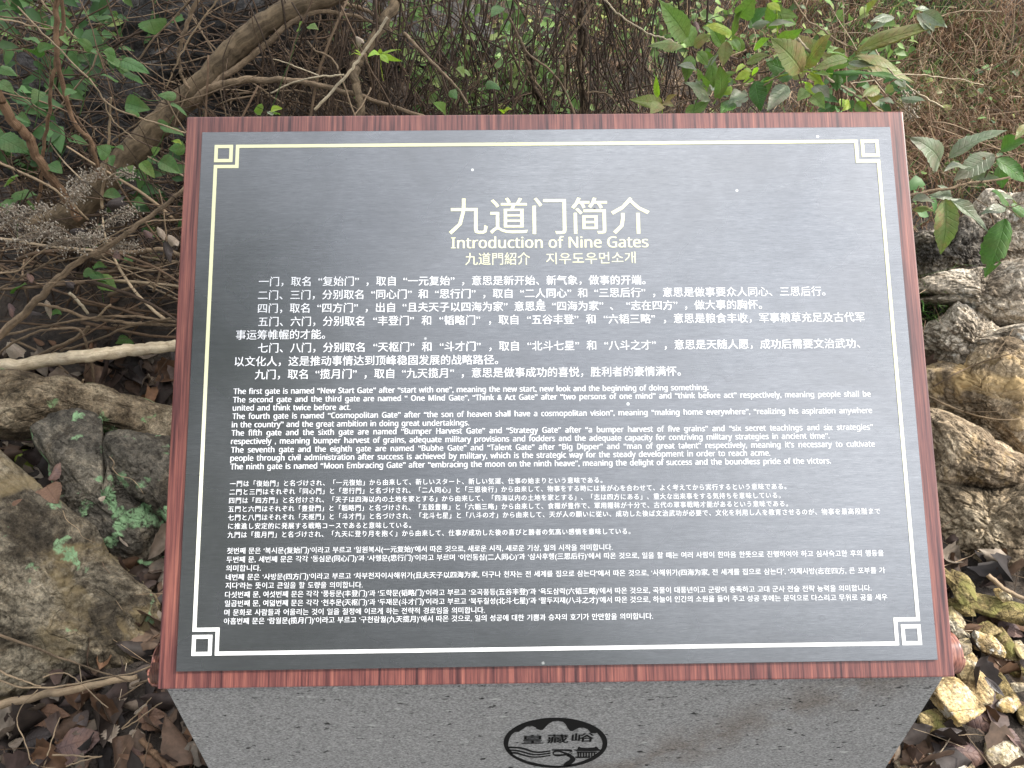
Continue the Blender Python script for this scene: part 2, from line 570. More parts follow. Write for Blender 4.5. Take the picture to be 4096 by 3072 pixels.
# red wood laminate, grain runs up the board
m, t, b = newmat('red_wood')
v = coord(t)
g1 = noise(t, mapping(t, v, (1, .03, .5)), 150, 6, .66, .0)
g2 = noise(t, mapping(t, v, (1, .016, .5)), 520, 4, .6)
g3 = noise(t, mapping(t, v, (1, .06, .5), loc=(3, 1, 0)), 28, 4, .6, .4)
c = ramp(t, g1, [(.36, (.040, .017, .018)), (.45, (.115, .042, .038)), (.53, (.185, .070, .056)), (.66, (.29, .12, .086))])
c = mix(t, .65, c, ramp(t, g2, [(.36, (.45, .42, .5)), (.55, (1.05, 1, 1)), (.72, (1.4, 1.3, 1.2))]), 'MULTIPLY')
c = mix(t, .5, c, ramp(t, g3, [(.36, (.55, .5, .62)), (.6, (1.1, 1, 1))]), 'MULTIPLY')
vo = N(t, 'ShaderNodeTexVoronoi', feature='F1')
vo.inputs['Scale'].default_value = 24
t.links.new(v, vo.inputs['Vector'])
spc = N(t, 'ShaderNodeSeparateColor')
t.links.new(vo.outputs['Color'], spc.inputs[0])
chip = math_(t, 'MULTIPLY', ramp(t, math_(t, 'ADD', vo.outputs['Distance'], math_(t, 'MULTIPLY', noise(t, v, 400, 2), .03)), [(.05, (1, 1, 1)), (.06, (0, 0, 0))]), math_(t, 'GREATER_THAN', spc.outputs[1], .70))
c = mix(t, chip, c, (.62, .60, .56))
t.links.new(c, b.inputs['Base Color'])
b.inputs['Roughness'].default_value = .36
b.inputs['Specular IOR Level'].default_value = .55
bump(t, math_(t, 'ADD', g2, math_(t, 'MULTIPLY', noise(t, v, 900, 2), .5)), .25, .0004, b)
WOOD = m
BT = .02
board = from_bm('board', bevel_box(0, BW, -BH, 0, -BT, 0, .0018), WOOD, sign, SM @ BM)
board['label'] = 'red wood grain board framing the plate'
# scroll rod behind the lower edge
m, t, b = newmat('rod_wood')
v = coord(t)
g1 = noise(t, mapping(t, v, (1., 14, 14)), 8, 5, .6, .3)
c = ramp(t, noise(t, mapping(t, v, (1, .12, .12)), 420, 4, .6), [(.36, (.09, .035, .03)), (.5, (.24, .095, .07)), (.66, (.38, .19, .135))])
t.links.new(c, b.inputs['Base Color'])
b.inputs['Roughness'].default_value = .33
bump(t, noise(t, v, 300, 3), .1, .0003, b)
bm = bmesh.new()
bmesh.ops.create_cone(bm, cap_ends=True, segments=48, radius1=.0235, radius2=.0235, depth=BW + .024)
for vv in bm.verts: vv.co = Vector((vv.co.z, vv.co.x, vv.co.y))
bmesh.ops.bevel(bm, geom=[e for e in bm.edges if abs(e.verts[0].co.x - e.verts[1].co.x) < 1e-5], offset=.0018, segments=2, affect='EDGES')
rod = from_bm('rod', bm, m, sign, SM @ BM @ Matrix.Translation((BW / 2, -(BH - .021), -.0262)), True)

# stone pedestal, plain upright front, top sloped under the board
m, t, b = newmat('grey_stone')
v = coord(t)
fl = noise(t, mapping(t, v, (.7, 1, 1.25)), 520, 4, .62, .2)
c = ramp(t, fl, [(.34, (.12, .12, .118)), (.46, (.205, .203, .2)), (.56, (.265, .262, .258)), (.70, (.38, .375, .365))])
pn = noise(t, mapping(t, v, (.5, 1, 1.2)), 150, 3, .5, .3)
c = mix(t, ramp(t, pn, [(.29, (1, 1, 1)), (.345, (0, 0, 0))]), c, (.018, .018, .018))
pl = noise(t, mapping(t, v, (.55, 1, 1.4), loc=(5, 2, 1)), 120, 3, .5, .4)
c = mix(t, ramp(t, pl, [(.67, (0, 0, 0)), (.72, (.7, .7, .7))]), c, (.42, .42, .40))
# brown-tinted diagonal band down from the right corner
sp = N(t, 'ShaderNodeSeparateXYZ')
t.links.new(v, sp.inputs[0])
dline = math_(t, 'ABSOLUTE', math_(t, 'SUBTRACT', math_(t, 'SUBTRACT', sp.outputs[0], .315), math_(t, 'MULTIPLY', math_(t, 'SUBTRACT', sp.outputs[2], .56), 1.35)))
st = math_(t, 'MULTIPLY', ramp(t, dline, [(.0, (1, 1, 1)), (.11, (0, 0, 0))]), ramp(t, noise(t, v, 26, 5, .6), [(.38, (0, 0, 0)), (.6, (.6, .6, .6))]))
c = mix(t, st, c, mix(t, 1., c, (.52, .40, .31), 'MULTIPLY'))
t.links.new(c, b.inputs['Base Color'])
b.inputs['Roughness'].default_value = .82
b.inputs['Specular IOR Level'].default_value = .3
bump(t, math_(t, 'SUBTRACT', fl, ramp(t, pn, [(.29, (1, 1, 1)), (.345, (0, 0, 0))])), .5, .0012, b)
STONE = m
mt = TL + BH * -UV_ - NV * BT                        # lower back edge of the board
FY = mt[1] - .004                                    # front plane of the stone
def topz(y): return mt[2] + (y - mt[1]) * UV_[2] / UV_[1] - .0006
D = .40
prof = [(FY, -.05), (FY, topz(FY)), (FY + D, topz(FY + D)), (FY + D, -.05)]
xa, xb = TL[0] + .0008, TL[0] + BW - .0008
bm = bmesh.new()
va = [bm.verts.new((xa, y, z)) for y, z in prof]
vb = [bm.verts.new((xb, y, z)) for y, z in prof]
bm.faces.new(va)
bm.faces.new(vb[::-1])
for i in range(4):
    j = (i + 1) % 4
    bm.faces.new((va[i], vb[i], vb[j], va[j]))
bmesh.ops.recalc_face_normals(bm, faces=bm.faces[:])
bmesh.ops.bevel(bm, geom=bm.edges[:], offset=.0025, segments=2, affect='EDGES')
ped = from_bm('pedestal', bm, STONE, sign, SM)
ped['label'] = 'speckled grey stone pedestal with a black oval emblem'

# dark brushed plate
m, t, b = newmat('brushed_plate')
v = coord(t)
br = noise(t, mapping(t, v, (.05, 1, 1)), 1500, 4, .6)
br2 = noise(t, mapping(t, v, (.06, 1, 1), loc=(2, 5, 0)), 260, 3, .6)
br3 = noise(t, v, 5, 4, .55)
gr = noise(t, v, 1500, 2, .5)
k = math_(t, 'ADD', math_(t, 'MULTIPLY', br, .5), math_(t, 'ADD', math_(t, 'MULTIPLY', br2, .18), math_(t, 'MULTIPLY', gr, .4)))
c = ramp(t, k, [(.36, (.128, .134, .144)), (.52, (.180, .187, .199)), (.68, (.245, .252, .264))])
# scratches, droppings, drips
vo = N(t, 'ShaderNodeTexVoronoi', feature='F1')
vo.inputs['Scale'].default_value = 16
t.links.new(v, vo.inputs['Vector'])
spot = ramp(t, vo.outputs['Distance'], [(.022, (1, 1, 1)), (.034, (0, 0, 0))])
spc = N(t, 'ShaderNodeSeparateColor')
t.links.new(vo.outputs['Color'], spc.inputs[0])
wh = math_(t, 'MULTIPLY', spot, math_(t, 'GREATER_THAN', spc.outputs[0], .6))
dk = math_(t, 'MULTIPLY', spot, math_(t, 'LESS_THAN', spc.outputs[0], .22))
c = mix(t, wh, c, (.7, .7, .68))
c = mix(t, dk, c, (.02, .018, .015))
# thin dry scratches and pale water marks
wv = noise(t, mapping(t, v, (2.2, 9, 1), (0, 0, .35)), 3.0, 2, .4, 1.2)
scr = ramp(t, math_(t, 'ABSOLUTE', math_(t, 'SUBTRACT', wv, .5)), [(.0, (.22, .22, .22)), (.0012, (0, 0, 0))])
c = mix(t, scr, c, (.10, .10, .105))
wm = ramp(t, noise(t, v, 9, 7, .7, .6), [(.46, (0, 0, 0)), (.70, (.6, .6, .6))])
c = mix(t, wm, c, (.155, .16, .168))
dust = ramp(t, noise(t, v, 7, 6, .65), [(.5, (0, 0, 0)), (.7, (.16, .16, .16))])
t.links.new(c, b.inputs['Base Color'])
b.inputs['Metallic'].default_value = .8
rr = math_(t, 'ADD', .12, math_(t, 'MULTIPLY', br3, .30))
t.links.new(rr, b.inputs['Roughness'])
b.inputs['Anisotropic'].default_value = .2
bump(t, k, .10, .0002, b)
PLATE = m
px0, px1, py0, py1 = 0.02123, 0.8805, 0.02226, 0.66389
plate = from_bm('plate', bevel_box(px0, px1, -py1, -py0, .0003, .0033, .0005, 1), PLATE, sign, SM @ BM)
plate['label'] = 'dark brushed metal plate lettered in four languages'
PT = .0036

def paint(name, col, rough=.55):
    m, t, b = newmat(name)
    v = coord(t)
    n1 = noise(t, v, 60, 5, .7)
    t.links.new(mix(t, .25, col, ramp(t, n1, [(.35, (.75, .75, .74)), (.6, (1.03, 1.03, 1.03))]), 'MULTIPLY'), b.inputs['Base Color'])
    b.inputs['Roughness'].default_value = rough
    return m
CREAM = paint('cream_print', (.69, .68, .455))
WHITE = paint('white_print', (.70, .71, .73))
BLACK = paint('black_print', (.008, .008, .008), .8)
BLACK.node_tree.nodes['Principled BSDF'].inputs['Specular IOR Level'].default_value = .12
# the border runs from cream at the top to white at the foot
m, t, b = newmat('border_print')
v = coord(t)
sp = N(t, 'ShaderNodeSeparateXYZ')
t.links.new(v, sp.inputs[0])
t.links.new(ramp(t, math_(t, 'MULTIPLY', sp.outputs[1], -1.), [(.30, (.67, .66, .41)), (.64, (.72, .72, .70))]), b.inputs['Base Color'])
b.inputs['Roughness'].default_value = .55
BORDER = m

# ---- border with a notch and a small square at each corner
X0, X1, Y0, Y1 = .0379, .8636, .0395, .6471
lw, nt_, sq = .0042, .0262, .0226
def rects(rs, name, mat, parent):
    mb = MB()
    for (x0, x1, y0, y1) in rs:
        z0, z1_ = .0034, .0038
        V = [(x, y, z) for z in (z0, z1_) for x, y in ((x0, -y1), (x1, -y1), (x1, -y0), (x0, -y0))]
        mb.add(V, [(4, 5, 6, 7), (0, 1, 5, 4), (1, 2, 6, 5), (2, 3, 7, 6), (3, 0, 4, 7)])
    return mb.build(name, mat, parent, smooth=False)
rs = []
n = nt_
rs += [(X0 + n, X1 - n, Y0, Y0 + lw), (X0 + n, X1 - n, Y1 - lw, Y1), (X0, X0 + lw, Y0 + n, Y1 - n), (X1 - lw, X1, Y0 + n, Y1 - n)]
for sx, sy in ((0, 0), (1, 0), (0, 1), (1, 1)):
    def fx(a, b_): return (X0 + a, X0 + b_) if not sx else (X1 - b_, X1 - a)
    def fy(a, b_): return (Y0 + a, Y0 + b_) if not sy else (Y1 - b_, Y1 - a)
    rs.append((*fx(n, n + lw), *fy(lw, n + lw)))          # inner upright of the notch
    rs.append((*fx(lw, n), *fy(n, n + lw)))               # inner bar of the notch
rects(rs, 'border', BORDER, plate)
for sx, sy in ((0, 0), (1, 0), (0, 1), (1, 1)):
    x0 = X0 if not sx else X1 - sq
    y0 = Y0 if not sy else Y1 - sq
    rects([(x0, x0 + sq, y0, y0 + lw), (x0, x0 + sq, y0 + sq - lw, y0 + sq), (x0, x0 + lw, y0 + lw, y0 + sq - lw), (x0 + sq - lw, x0 + sq, y0 + lw, y0 + sq - lw)], 'corner_square', BORDER, plate)

# ---- lettering
_Ainv = CM.T
def on_board(x, y):                                   # photo pixel -> board millimetres
    r = ray(x, y)
    s = ((TL - C0) @ NV) / (r @ NV)
    p = C0 + r * s - TL
    return p[0], p @ UV_
def sans(body, bold=True):                            # the plain sans alphabet of the built-in fonts
    o = ''
    for ch in body:
        k = ord(ch)
        if 65 <= k <= 90: o += chr((0x1D5D4 if bold else 0x1D5A0) + k - 65)
        elif 97 <= k <= 122: o += chr((0x1D5EE if bold else 0x1D5BA) + k - 97)
        else: o += ch
    return o
_glyphs = {}
def load_glyphs(chars):
    """all letters in two passes, one letter to a line, told apart by their height"""
    chars = sorted(set(chars) - {' '} - set(_glyphs))
    G = 3.0
    def rows(strs):
        c = bpy.data.curves.new('text', 'FONT')
        c.body = chr(10).join(strs)
        c.size = 1
        c.resolution_u = 2
        c.space_line = G
        o = bpy.data.objects.new('text', c)
        me = bpy.data.meshes.new_from_object(o)
        bpy.data.objects.remove(o)
        bpy.data.curves.remove(c)
        v = np.empty(len(me.vertices) * 3, np.float32)
        me.vertices.foreach_get('co', v)
        v = v.reshape(-1, 3)[:, :2].astype(float)
        f = np.empty(len(me.loops), np.int32)
        me.loops.foreach_get('vertex_index', f)
        f = f.reshape(-1, 3)
        bpy.data.meshes.remove(me)
        row = np.round((.35 - v[:, 1]) / G).astype(int)
        out = []
        order = np.argsort(row[f[:, 0]], kind='stable')
        fr = row[f[:, 0]][order]
        for k in range(len(strs)):
            a, b_ = np.searchsorted(fr, k), np.searchsorted(fr, k + 1)
            ff = f[order[a:b_]]
            ids, inv = np.unique(ff, return_inverse=True)
            out.append((v[ids] + [0, k * G], inv.reshape(-1, 3)))
        return out
    for i in range(0, len(chars), 48):
        cs = chars[i:i + 48]
        for ch, (v, f) in zip(cs, rows(cs)):
            _glyphs[ch] = (v, f, 1.0 if not 0xAC00 <= ord(ch) <= 0xD7A3 else .92)
    lat = [c for c in chars if not 0x2e80 < ord(c) < 0x10000]
    for ch, (v2, _) in zip(lat, rows([c + c for c in lat])):
        v, f, _a = _glyphs[ch]
        _glyphs[ch] = (v, f, float(v2[:, 0].max() - v[:, 0].max()))
def glyph(ch):
    if ch == ' ': return (np.zeros((0, 2)), np.zeros((0, 3), int), .28)
    return _glyphs[ch]
def lay(body, track=0., word=0., xk=1.):
    V, Fc, x, n = [], [], 0., 0
    for ch in body:
        v, f, adv = glyph(ch)
        if len(v):
            V.append(v * [xk, 1] + [x, 0])
            Fc.append(f + n)
            n += len(v)
        x += adv * xk + track + (word if ch == ' ' else 0)
    V = np.concatenate(V)
    V[:, 0] -= V[:, 0].min()
    return V, np.concatenate(Fc)
def text_line(body, l, r, size, mat, offset=.0, mode='fit', name='text_line', parent=None, xk=1.):
    """body set so that it runs from photo point l to photo point r, both on the baseline"""
    (xl, yl), (xr, yr) = on_board(*l), on_board(*r)
    want = (xr - xl) / size
    V, tri = lay(body, xk=xk)
    miss = want - V[:, 0].max()
    if mode == 'word': V, tri = lay(body, word=miss / body.count(' '), xk=xk)
    elif mode == 'char': V, tri = lay(body, track=miss / (len(body) - 1), xk=xk)
    k = want / V[:, 0].max()
    ang = math.atan2(yr - yl, xr - xl)
    x, y = V[:, 0] * k * size, V[:, 1] * size
    X = xl + x * math.cos(ang) - y * math.sin(ang)
    Y = yl + x * math.sin(ang) + y * math.cos(ang)
    d = offset * size
    sh = [(0, 0)] if d <= 0 else [(-d, 0), (d, 0)]
    mb = MB()
    for i, (dx, dy) in enumerate(sh):
        mb.add(np.stack([X + dx, Y + dy, np.full(len(X), PT + i * .00005)], 1), tri)
    return mb.build(name, mat, parent or plate, smooth=False)
def tl(*a, **k): return text_line(*a, **k)
ZH = [('一门，取名 “复始门” ，取自 “一元复始” ，意思是新开始、新气象，做事的开端。', (1039, 1145), (2580, 1138)),
      ('二门、三门，分别取名 “同心门” 和 “思行门” ，取自 “二人同心” 和 “三思后行” ，意思是做事要众人同心、三思后行。', (1035.5, 1199), (3297, 1183)),
      ('四门，取名 “四方门” ，出自 “且夫天子以四海为家” 意思是 “四海为家” 、 “志在四方” ，做大事的胸怀。', (1035.5, 1252), (3044, 1236)),
      ('五门、六门，分别取名 “丰登门” 和 “韬略门” ，取自 “五谷丰登” 和 “六韬三略” ，意思是粮食丰收，军事粮草充足及古代军', (1036.7, 1305), (3453, 1286)),
      ('事运筹帷幄的才能。', (947.6, 1358), (1302.8, 1355)),
      ('七门、八门，分别取名 “天枢门” 和 “斗才门” ，取自 “北斗七星” 和 “八斗之才” ，意思是天随人愿，成功后需要文治武功、', (1035.5, 1410), (3434.7, 1391)),
      ('以文化人，这是推动事情达到顶峰稳固发展的战略路径。', (942.7, 1464), (1992.5, 1456)),
      ('九门，取名 “揽月门” ，取自 “九天揽月” ，意思是做事成功的喜悦，胜利者的豪情满怀。', (1023.3, 1516), (2720.6, 1502))]
EN = [('The first gate is named “New Start Gate” after “start with one”, meaning the new start, new look and the beginning of doing something.', (938.4, 1577.9), (2830, 1561.7)),
      ('The second gate and the third gate are named “ One Mind Gate”, “Think & Act Gate” after “two persons of one mind” and “think before act” respectively, meaning people shall be', (936.2, 1611.4), (3476.7, 1587.7)),
      ('united and think twice before act.', (935.3, 1643.9), (1404, 1640.8)),
      ('The fourth gate is named “Cosmopolitan Gate” after “the son of heaven shall have a cosmopolitan vision”, meaning “making home everywhere”, “realizing his aspiration anywhere', (933.9, 1677.4), (3482.3, 1653.3)),
      ('in the country” and the great ambition in doing great undertakings.', (931.6, 1710.8), (1876.5, 1702.7)),
      ('The fifth gate and the sixth gate are named “Bumper Harvest Gate” and “Strategy Gate” after “a bumper harvest of five grains” and “six secret teachings and six strategies”', (930.3, 1743.8), (3486.2, 1719.7)),
      ('respectively , meaning bumper harvest of grains, adequate military provisions and fodders and the adequate capacity for contriving military strategies in ancient time”.', (928.5, 1777.3), (3312.6, 1754.8)),
      ('The seventh gate and the eighth gate are named “Bubhe Gate” and “Talent Gate” after “Big Dipper” and “man of great talent” respectively, meaning it’s necessary to cultivate', (928.5, 1811.2), (3493, 1786.9)),
      ('people through civil administration after success is achieved by military, which is the strategic way for the steady development in order to reach acme.', (926, 1844.2), (3076.5, 1823)),
      ('The ninth gate is named “Moon Embracing Gate” after “embracing the moon on the ninth heave”, meaning the delight of success and the boundless pride of the victors.', (925.8, 1878), (3318.3, 1854.2))]
JA = [('一門は「復始門」と名づけされ、「一元復始」から由来して、新しいスタート、新しい気運、仕事の始まりという意味である。', (924, 1945), (2408, 1930)),
      ('二門と三門はそれぞれ「同心門」と「思行門」と名づけされ、「二人同心」と「三思後行」から由来して、物事をする時には皆が心を合わせて、よく考えてから実行するという意味である。', (922, 1978), (3140.7, 1955)),
      ('四門は「四方門」と名付けされ、「天子は四海以内の土地を家とする」から由来して、「四海以内の土地を家とする」、「志は四方にある」、重大な出来事をする気持ちを意味している。', (920.7, 2012), (3118, 1990.6)),
      ('五門と六門はそれぞれ「豊登門」と「韜略門」と名づけされ、「五穀豊穣」と「六韜三略」から由来して、食糧が豊作で、軍用糧秣が十分で、古代の軍事戦略才能があるという意味である。', (917.8, 2046), (3147, 2024)),
      ('七門と八門はそれぞれ「天枢門」と「斗才門」と名づけされ、「北斗七星」と「八斗の才」から由来して、天が人の願いに従い、成功した後ば文治武功が必要で、文化を利用し人を教育させるのが、物事を最高段階まで', (916.6, 2080), (3514.5, 2054)),
      ('に推進し安定的に発展する戦略コースであると意味している。', (917.4, 2114), (1645.7, 2110)),
      ('九門は「揽月門」と名づけされ、「九天に登り月を抱く」から由来して、仕事が成功した後の喜びと勝者の気高い感情を意味している。', (914.6, 2149), (2519.8, 2134))]
KO = [('첫번째 문은 ‘복시문(复始门)’이라고 부르고 ‘일원복시(一元复始)’에서 따온 것으로, 새로운 시작, 새로운 기상, 일의 시작을 의미합니다.', (912.5, 2213), (2448.6, 2197.7)),
      ('두번째 문, 세번째 문은 각각 ‘동심문(同心门)’과 ‘사행문(思行门)’이라고 부르며 ‘이인동심(二人同心)’과 ‘삼사후행(三思后行)’에서 따온 것으로, 일을 할 때는 여러 사람이 한마음 한뜻으로 진행하여야 하고 심사숙고한 후의 행동을', (910.5, 2247.7), (3528.4, 2221)),
      ('의미합니다.', (908.5, 2282.3), (1046.8, 2281)),
      ('네번째 문은 ‘사방문(四方门)’이라고 부르고 ‘차부천자이사해위가(且夫天子以四海为家, 더구나 천자는 전 세계를 집으로 삼는다’에서 따온 것으로, ‘사해위가(四海为家, 전 세계를 집으로 삼는다’, ‘지재사방(志在四方, 큰 포부를 가', (907.7, 2317.7), (3534.4, 2289.8)),
      ('지다’라는 뜻이고 큰일을 할 도량을 의미합니다.', (906.4, 2351.4), (1452.5, 2348)),
      ('다섯번째 문, 여섯번째 문은 각각 ‘풍등문(丰登门)’과 ‘도략문(韬略门)’이라고 부르고 ‘오곡풍등(五谷丰登)’과 ‘육도삼략(六韬三略)’에서 따온 것으로, 곡물이 대풍년이고 군량이 충족하고 고대 군사 전술 전략 능력을 의미합니다.', (904.4, 2387.7), (3479.6, 2360.4)),
      ('일곱번째 문, 여덟번째 문은 각각 ‘천추문(天枢门)’과 ‘두재문(斗才门)’이라고 부르고 ‘북두칠성(北斗七星)’과 ‘팔두지재(八斗之才)’에서 따온 것으로, 하늘이 인간의 소원을 들어 주고 성공 후에는 문덕으로 다스리고 무위로 공을 세우', (903.2, 2422.7), (3543.3, 2396.7)),
      ('며 문화로 사람들과 어울리는 것이 일을 절정에 이르게 하는 전략적 경로임을 의미합니다.', (901.6, 2458.9), (1939.2, 2448.7)),
      ('아홉번째 문은 ‘람월문(揽月门)’이라고 부르고 ‘구천람월(九天揽月)’에서 따온 것으로, 일의 성공에 대한 기쁨과 승자의 호기가 만만함을 의미합니다.', (900, 2493.4), (2609.4, 2472.3))]

load_glyphs(sans('Introduction of Nine Gates', False) + '九道门简介九道門紹介지우도우먼소개皇藏峪' + ''.join(a[0] for a in ZH + JA + KO) + sans(''.join(a[0] for a in EN), False))
tl('九道门简介', (1797, 929), (2598, 926), .0505, CREAM, .005, name='title_text')
tl(sans('Introduction of Nine Gates', False), (1806, 997), (2591, 992.5), .0192, CREAM, .018, name='title_text')
tl('九道門紹介', (1862, 1060), (2120, 1057.5), .0168, CREAM, .0, name='title_text')
tl('지우도우먼소개', (2184.5, 1057), (2541, 1052), .0160, CREAM, .0, name='title_text')
for s_, l, r in ZH: tl(s_, l, r, .0129, WHITE, .009, 'word' if '“' in s_ else 'fit')
for i, (s_, l, r) in enumerate(EN): tl(sans(s_, False), l, r, .0092, WHITE, .022, 'word', xk=.93)
for s_, l, r in JA: tl(s_, l, r, .0076, WHITE, .011, 'char', xk=.95)
for s_, l, r in KO: tl(s_, l, r, .0078, WHITE, .011, 'word', xk=1.02)

# ---- the black oval emblem on the stone
def zlogo(x, y):
    r = ray(1900 + x / 3.687, 2800 + y / 3.687)
    p = C0 + r * ((FY - .0004) / r[1])
    return p
def poly_face(loops, name):
    """filled outline with holes, cut out of thin dark inlay"""
    c = bpy.data.curves.new(name, 'CURVE')
    c.dimensions = '2D'
    c.fill_mode = 'FRONT'
    c.extrude = .0004
    for lp in loops:
        s = c.splines.new('POLY')
        s.points.add(len(lp) - 1)
        for k, p in enumerate(lp):
            s.points[k].co = (p[0], p[2], 0, 1)
        s.use_cyclic_u = True
    o = bpy.data.objects.new(name, c)
    me = bpy.data.meshes.new_from_object(o)
    bpy.data.objects.remove(o)
    for vv in me.vertices:
        vv.co = Vector((vv.co.x, FY - .0003 - vv.co.z, vv.co.y))
    return me
def ell(cx_, cy_, a, b_, n=72, f0=0, f1=2 * math.pi):
    return [(cx_ + a * math.cos(f0 + (f1 - f0) * i / n), cy_ + b_ * math.sin(f0 + (f1 - f0) * i / n)) for i in range(n)]
outer = ell(1188, 632, 765, 367)
inner_top = [(492, 690), (490, 640), (505, 570), (545, 505), (590, 470), (650, 466), (700, 430), (770, 385), (840, 380), (890, 400), (925, 430), (965, 442), (1000, 438), (1040, 395), (1090, 345), (1150, 312), (1230, 305), (1300, 320), (1340, 360), (1370, 415), (1400, 452), (1440, 458), (1475, 435), (1530, 408), (1600, 405), (1660, 428), (1690, 460), (1720, 485), (1770, 488), (1800, 480), (1840, 530), (1875, 590), (1884, 650), (1870, 715), (1850, 745), (1830, 765), (1780, 805), (1690, 860), (1590, 905), (1500, 935), (1415, 950)]
inner_bot = [(1300, 970), (1190, 975), (1050, 962), (900, 935), (760, 900), (660, 860), (600, 830), (555, 800)]
inner = inner_top + inner_bot + [(545, 770), (520, 735), (500, 712)]
loops = [[zlogo(*p) for p in outer], [zlogo(*p) for p in inner]]
LOGO = [('emblem_ring', loops)]
def strip(cl, w_):
    P = crom([(x, y, 0) for x, y in cl], 40)[:, :2]
    T = norm(np.gradient(P, axis=0))
    Nn = np.stack([-T[:, 1], T[:, 0]], 1)
    wv = np.interp(np.linspace(0, 1, 40), np.linspace(0, 1, len(w_)), w_)[:, None] / 2
    return [tuple(p) for p in P + Nn * wv] + [tuple(p) for p in (P - Nn * wv)[::-1]]
for cl, w_ in (([(480, 700), (640, 705), (740, 725), (850, 762), (960, 772), (1112, 752)], [18, 20, 20, 16, 14]),
               ([(480, 738), (600, 745), (700, 765), (820, 798), (930, 808), (1112, 785)], [14, 16, 16, 14, 12]),
               ([(520, 780), (620, 785), (700, 810), (820, 838), (930, 842), (1112, 818)], [18, 18, 16, 12, 10]),
               ([(1130, 738), (1250, 738), (1400, 745), (1425, 760), (1400, 790), (1300, 812), (1200, 822), (1155, 795), (1165, 765), (1230, 755), (1300, 775), (1390, 812)], [10, 14, 26, 24, 22, 18, 14, 16, 16, 16, 18, 30])):
    LOGO.append(('emblem_line', [[zlogo(*p) for p in strip(cl, w_)]]))
LOGO.append(('emblem_stream', [[zlogo(*p) for p in [(1370, 795), (1410, 808), (1450, 832), (1482, 862), (1475, 895), (1440, 925), (1415, 950), (1408, 968), (1303, 972), (1310, 945), (1340, 918), (1385, 895), (1405, 870), (1395, 845), (1350, 822)]]]))
LOGO.append(('emblem_roof', [[zlogo(*p) for p in [(1455, 738), (1505, 735), (1525, 695), (1540, 690), (1560, 706), (1660, 712), (1760, 704), (1785, 688), (1815, 715), (1850, 745), (1760, 752), (1505, 752)]]]))
LOGO.append(('emblem_beam', [[zlogo(*p) for p in [(1500, 764), (1800, 764), (1800, 776), (1500, 776)]]]))
for x in (1512, 1548, 1590, 1630, 1672, 1712, 1752):
    LOGO.append(('emblem_post', [[zlogo(*p) for p in [(x, 777), (x + 22, 777), (x + 22 - (4 if x > 1700 else 0), 838 - (20 if x > 1740 else 0)), (x, 838 - (20 if x > 1740 else 0))]]]))
LOGO.append(('emblem_beam', [[zlogo(*p) for p in [(1480, 840), (1700, 838), (1690, 851), (1480, 853)]]]))
for nm, lp in LOGO:
    link(nm, poly_face(lp, nm), BLACK, ped)
for ch, xl, xr, yb in (('皇', 690, 1005, 645), ('藏', 1065, 1370, 636), ('峪', 1425, 1742, 618)):
    a, tri = lay(ch)
    pl_, pr_ = zlogo(xl, yb), zlogo(xr, yb)
    ptop = zlogo(xl, yb - 128)
    hh = (ptop[2] - pl_[2]) / (a[:, 1].max() - a[:, 1].min())
    kx = (pr_[0] - pl_[0]) / a[:, 0].max()
    mb = MB()
    for k, d in enumerate((-.0004, .0004)):
        mb.add(np.stack([pl_[0] + a[:, 0] * kx + d, np.full(len(a), FY - .0007 - .00005 * k), pl_[2] + (a[:, 1] - a[:, 1].min()) * hh + d * .4], 1), tri)
    mb.build('emblem_character', BLACK, ped, smooth=False)
#==PART2==
# ================================================================== ROCKS
_ico = {}
def ico(level):
    if level not in _ico:
        bm = bmesh.new()
        bmesh.ops.create_icosphere(bm, subdivisions=level, radius=1)
        v = np.array([x.co[:] for x in bm.verts])
        f = np.array([[x.index for x in p.verts] for p in bm.faces])
        bm.free()
        _ico[level] = (norm(v), f)
    return _ico[level]
def rotm(rx, ry, rz):
    return np.array((Matrix.Rotation(math.radians(rz), 3, 'Z') @ Matrix.Rotation(math.radians(ry), 3, 'Y') @ Matrix.Rotation(math.radians(rx), 3, 'X')))
def rock_shape(radii, rot, seed, planes=16, level=6, rough=.05, fine=.015, sharp=26., strata=0.):
    d, f = ico(level)
    r = np.random.default_rng(seed)
    nn = norm(r.normal(size=(planes, 3)))
    nn = np.concatenate([nn, np.eye(3), -np.eye(3)])
    dd = np.concatenate([r.uniform(.62, .95, planes), r.uniform(.82, 1., 6)])
    dot = d @ nn.T
    t = np.where(dot > .05, dd[None] / np.maximum(dot, .05), 9.)
    t = -np.log(np.exp(-sharp * t).sum(1)) / sharp
    off = seed * 1.37
    t = t * (1 + rough * fbm(d * 2.1 + off, seed, 5, .55) + fine * fbm(d * 14 + off, seed + 5, 4, .6))
    p = d * t[:, None]
    rg = 1 - np.abs(fbm(d * np.array([1, 1, 1 + strata * 3]) * 3.2 + off, seed + 9, 5, .6))
    p = p * (1 - (rough * 1.1) * (rg ** 4)[:, None])
    p = p * np.asarray(radii)
    return p @ rotm(*rot).T, f
def rock(name, centre, radii, rot, seed, mat, label, cat='rock', group=None, **k):
    V, f = rock_shape(radii, rot, seed, **k)
    mb = MB()
    mb.add(V, f)
    o = mb.build(name, mat, None, wloc=tuple(centre))
    return tag(o, label, cat, group)
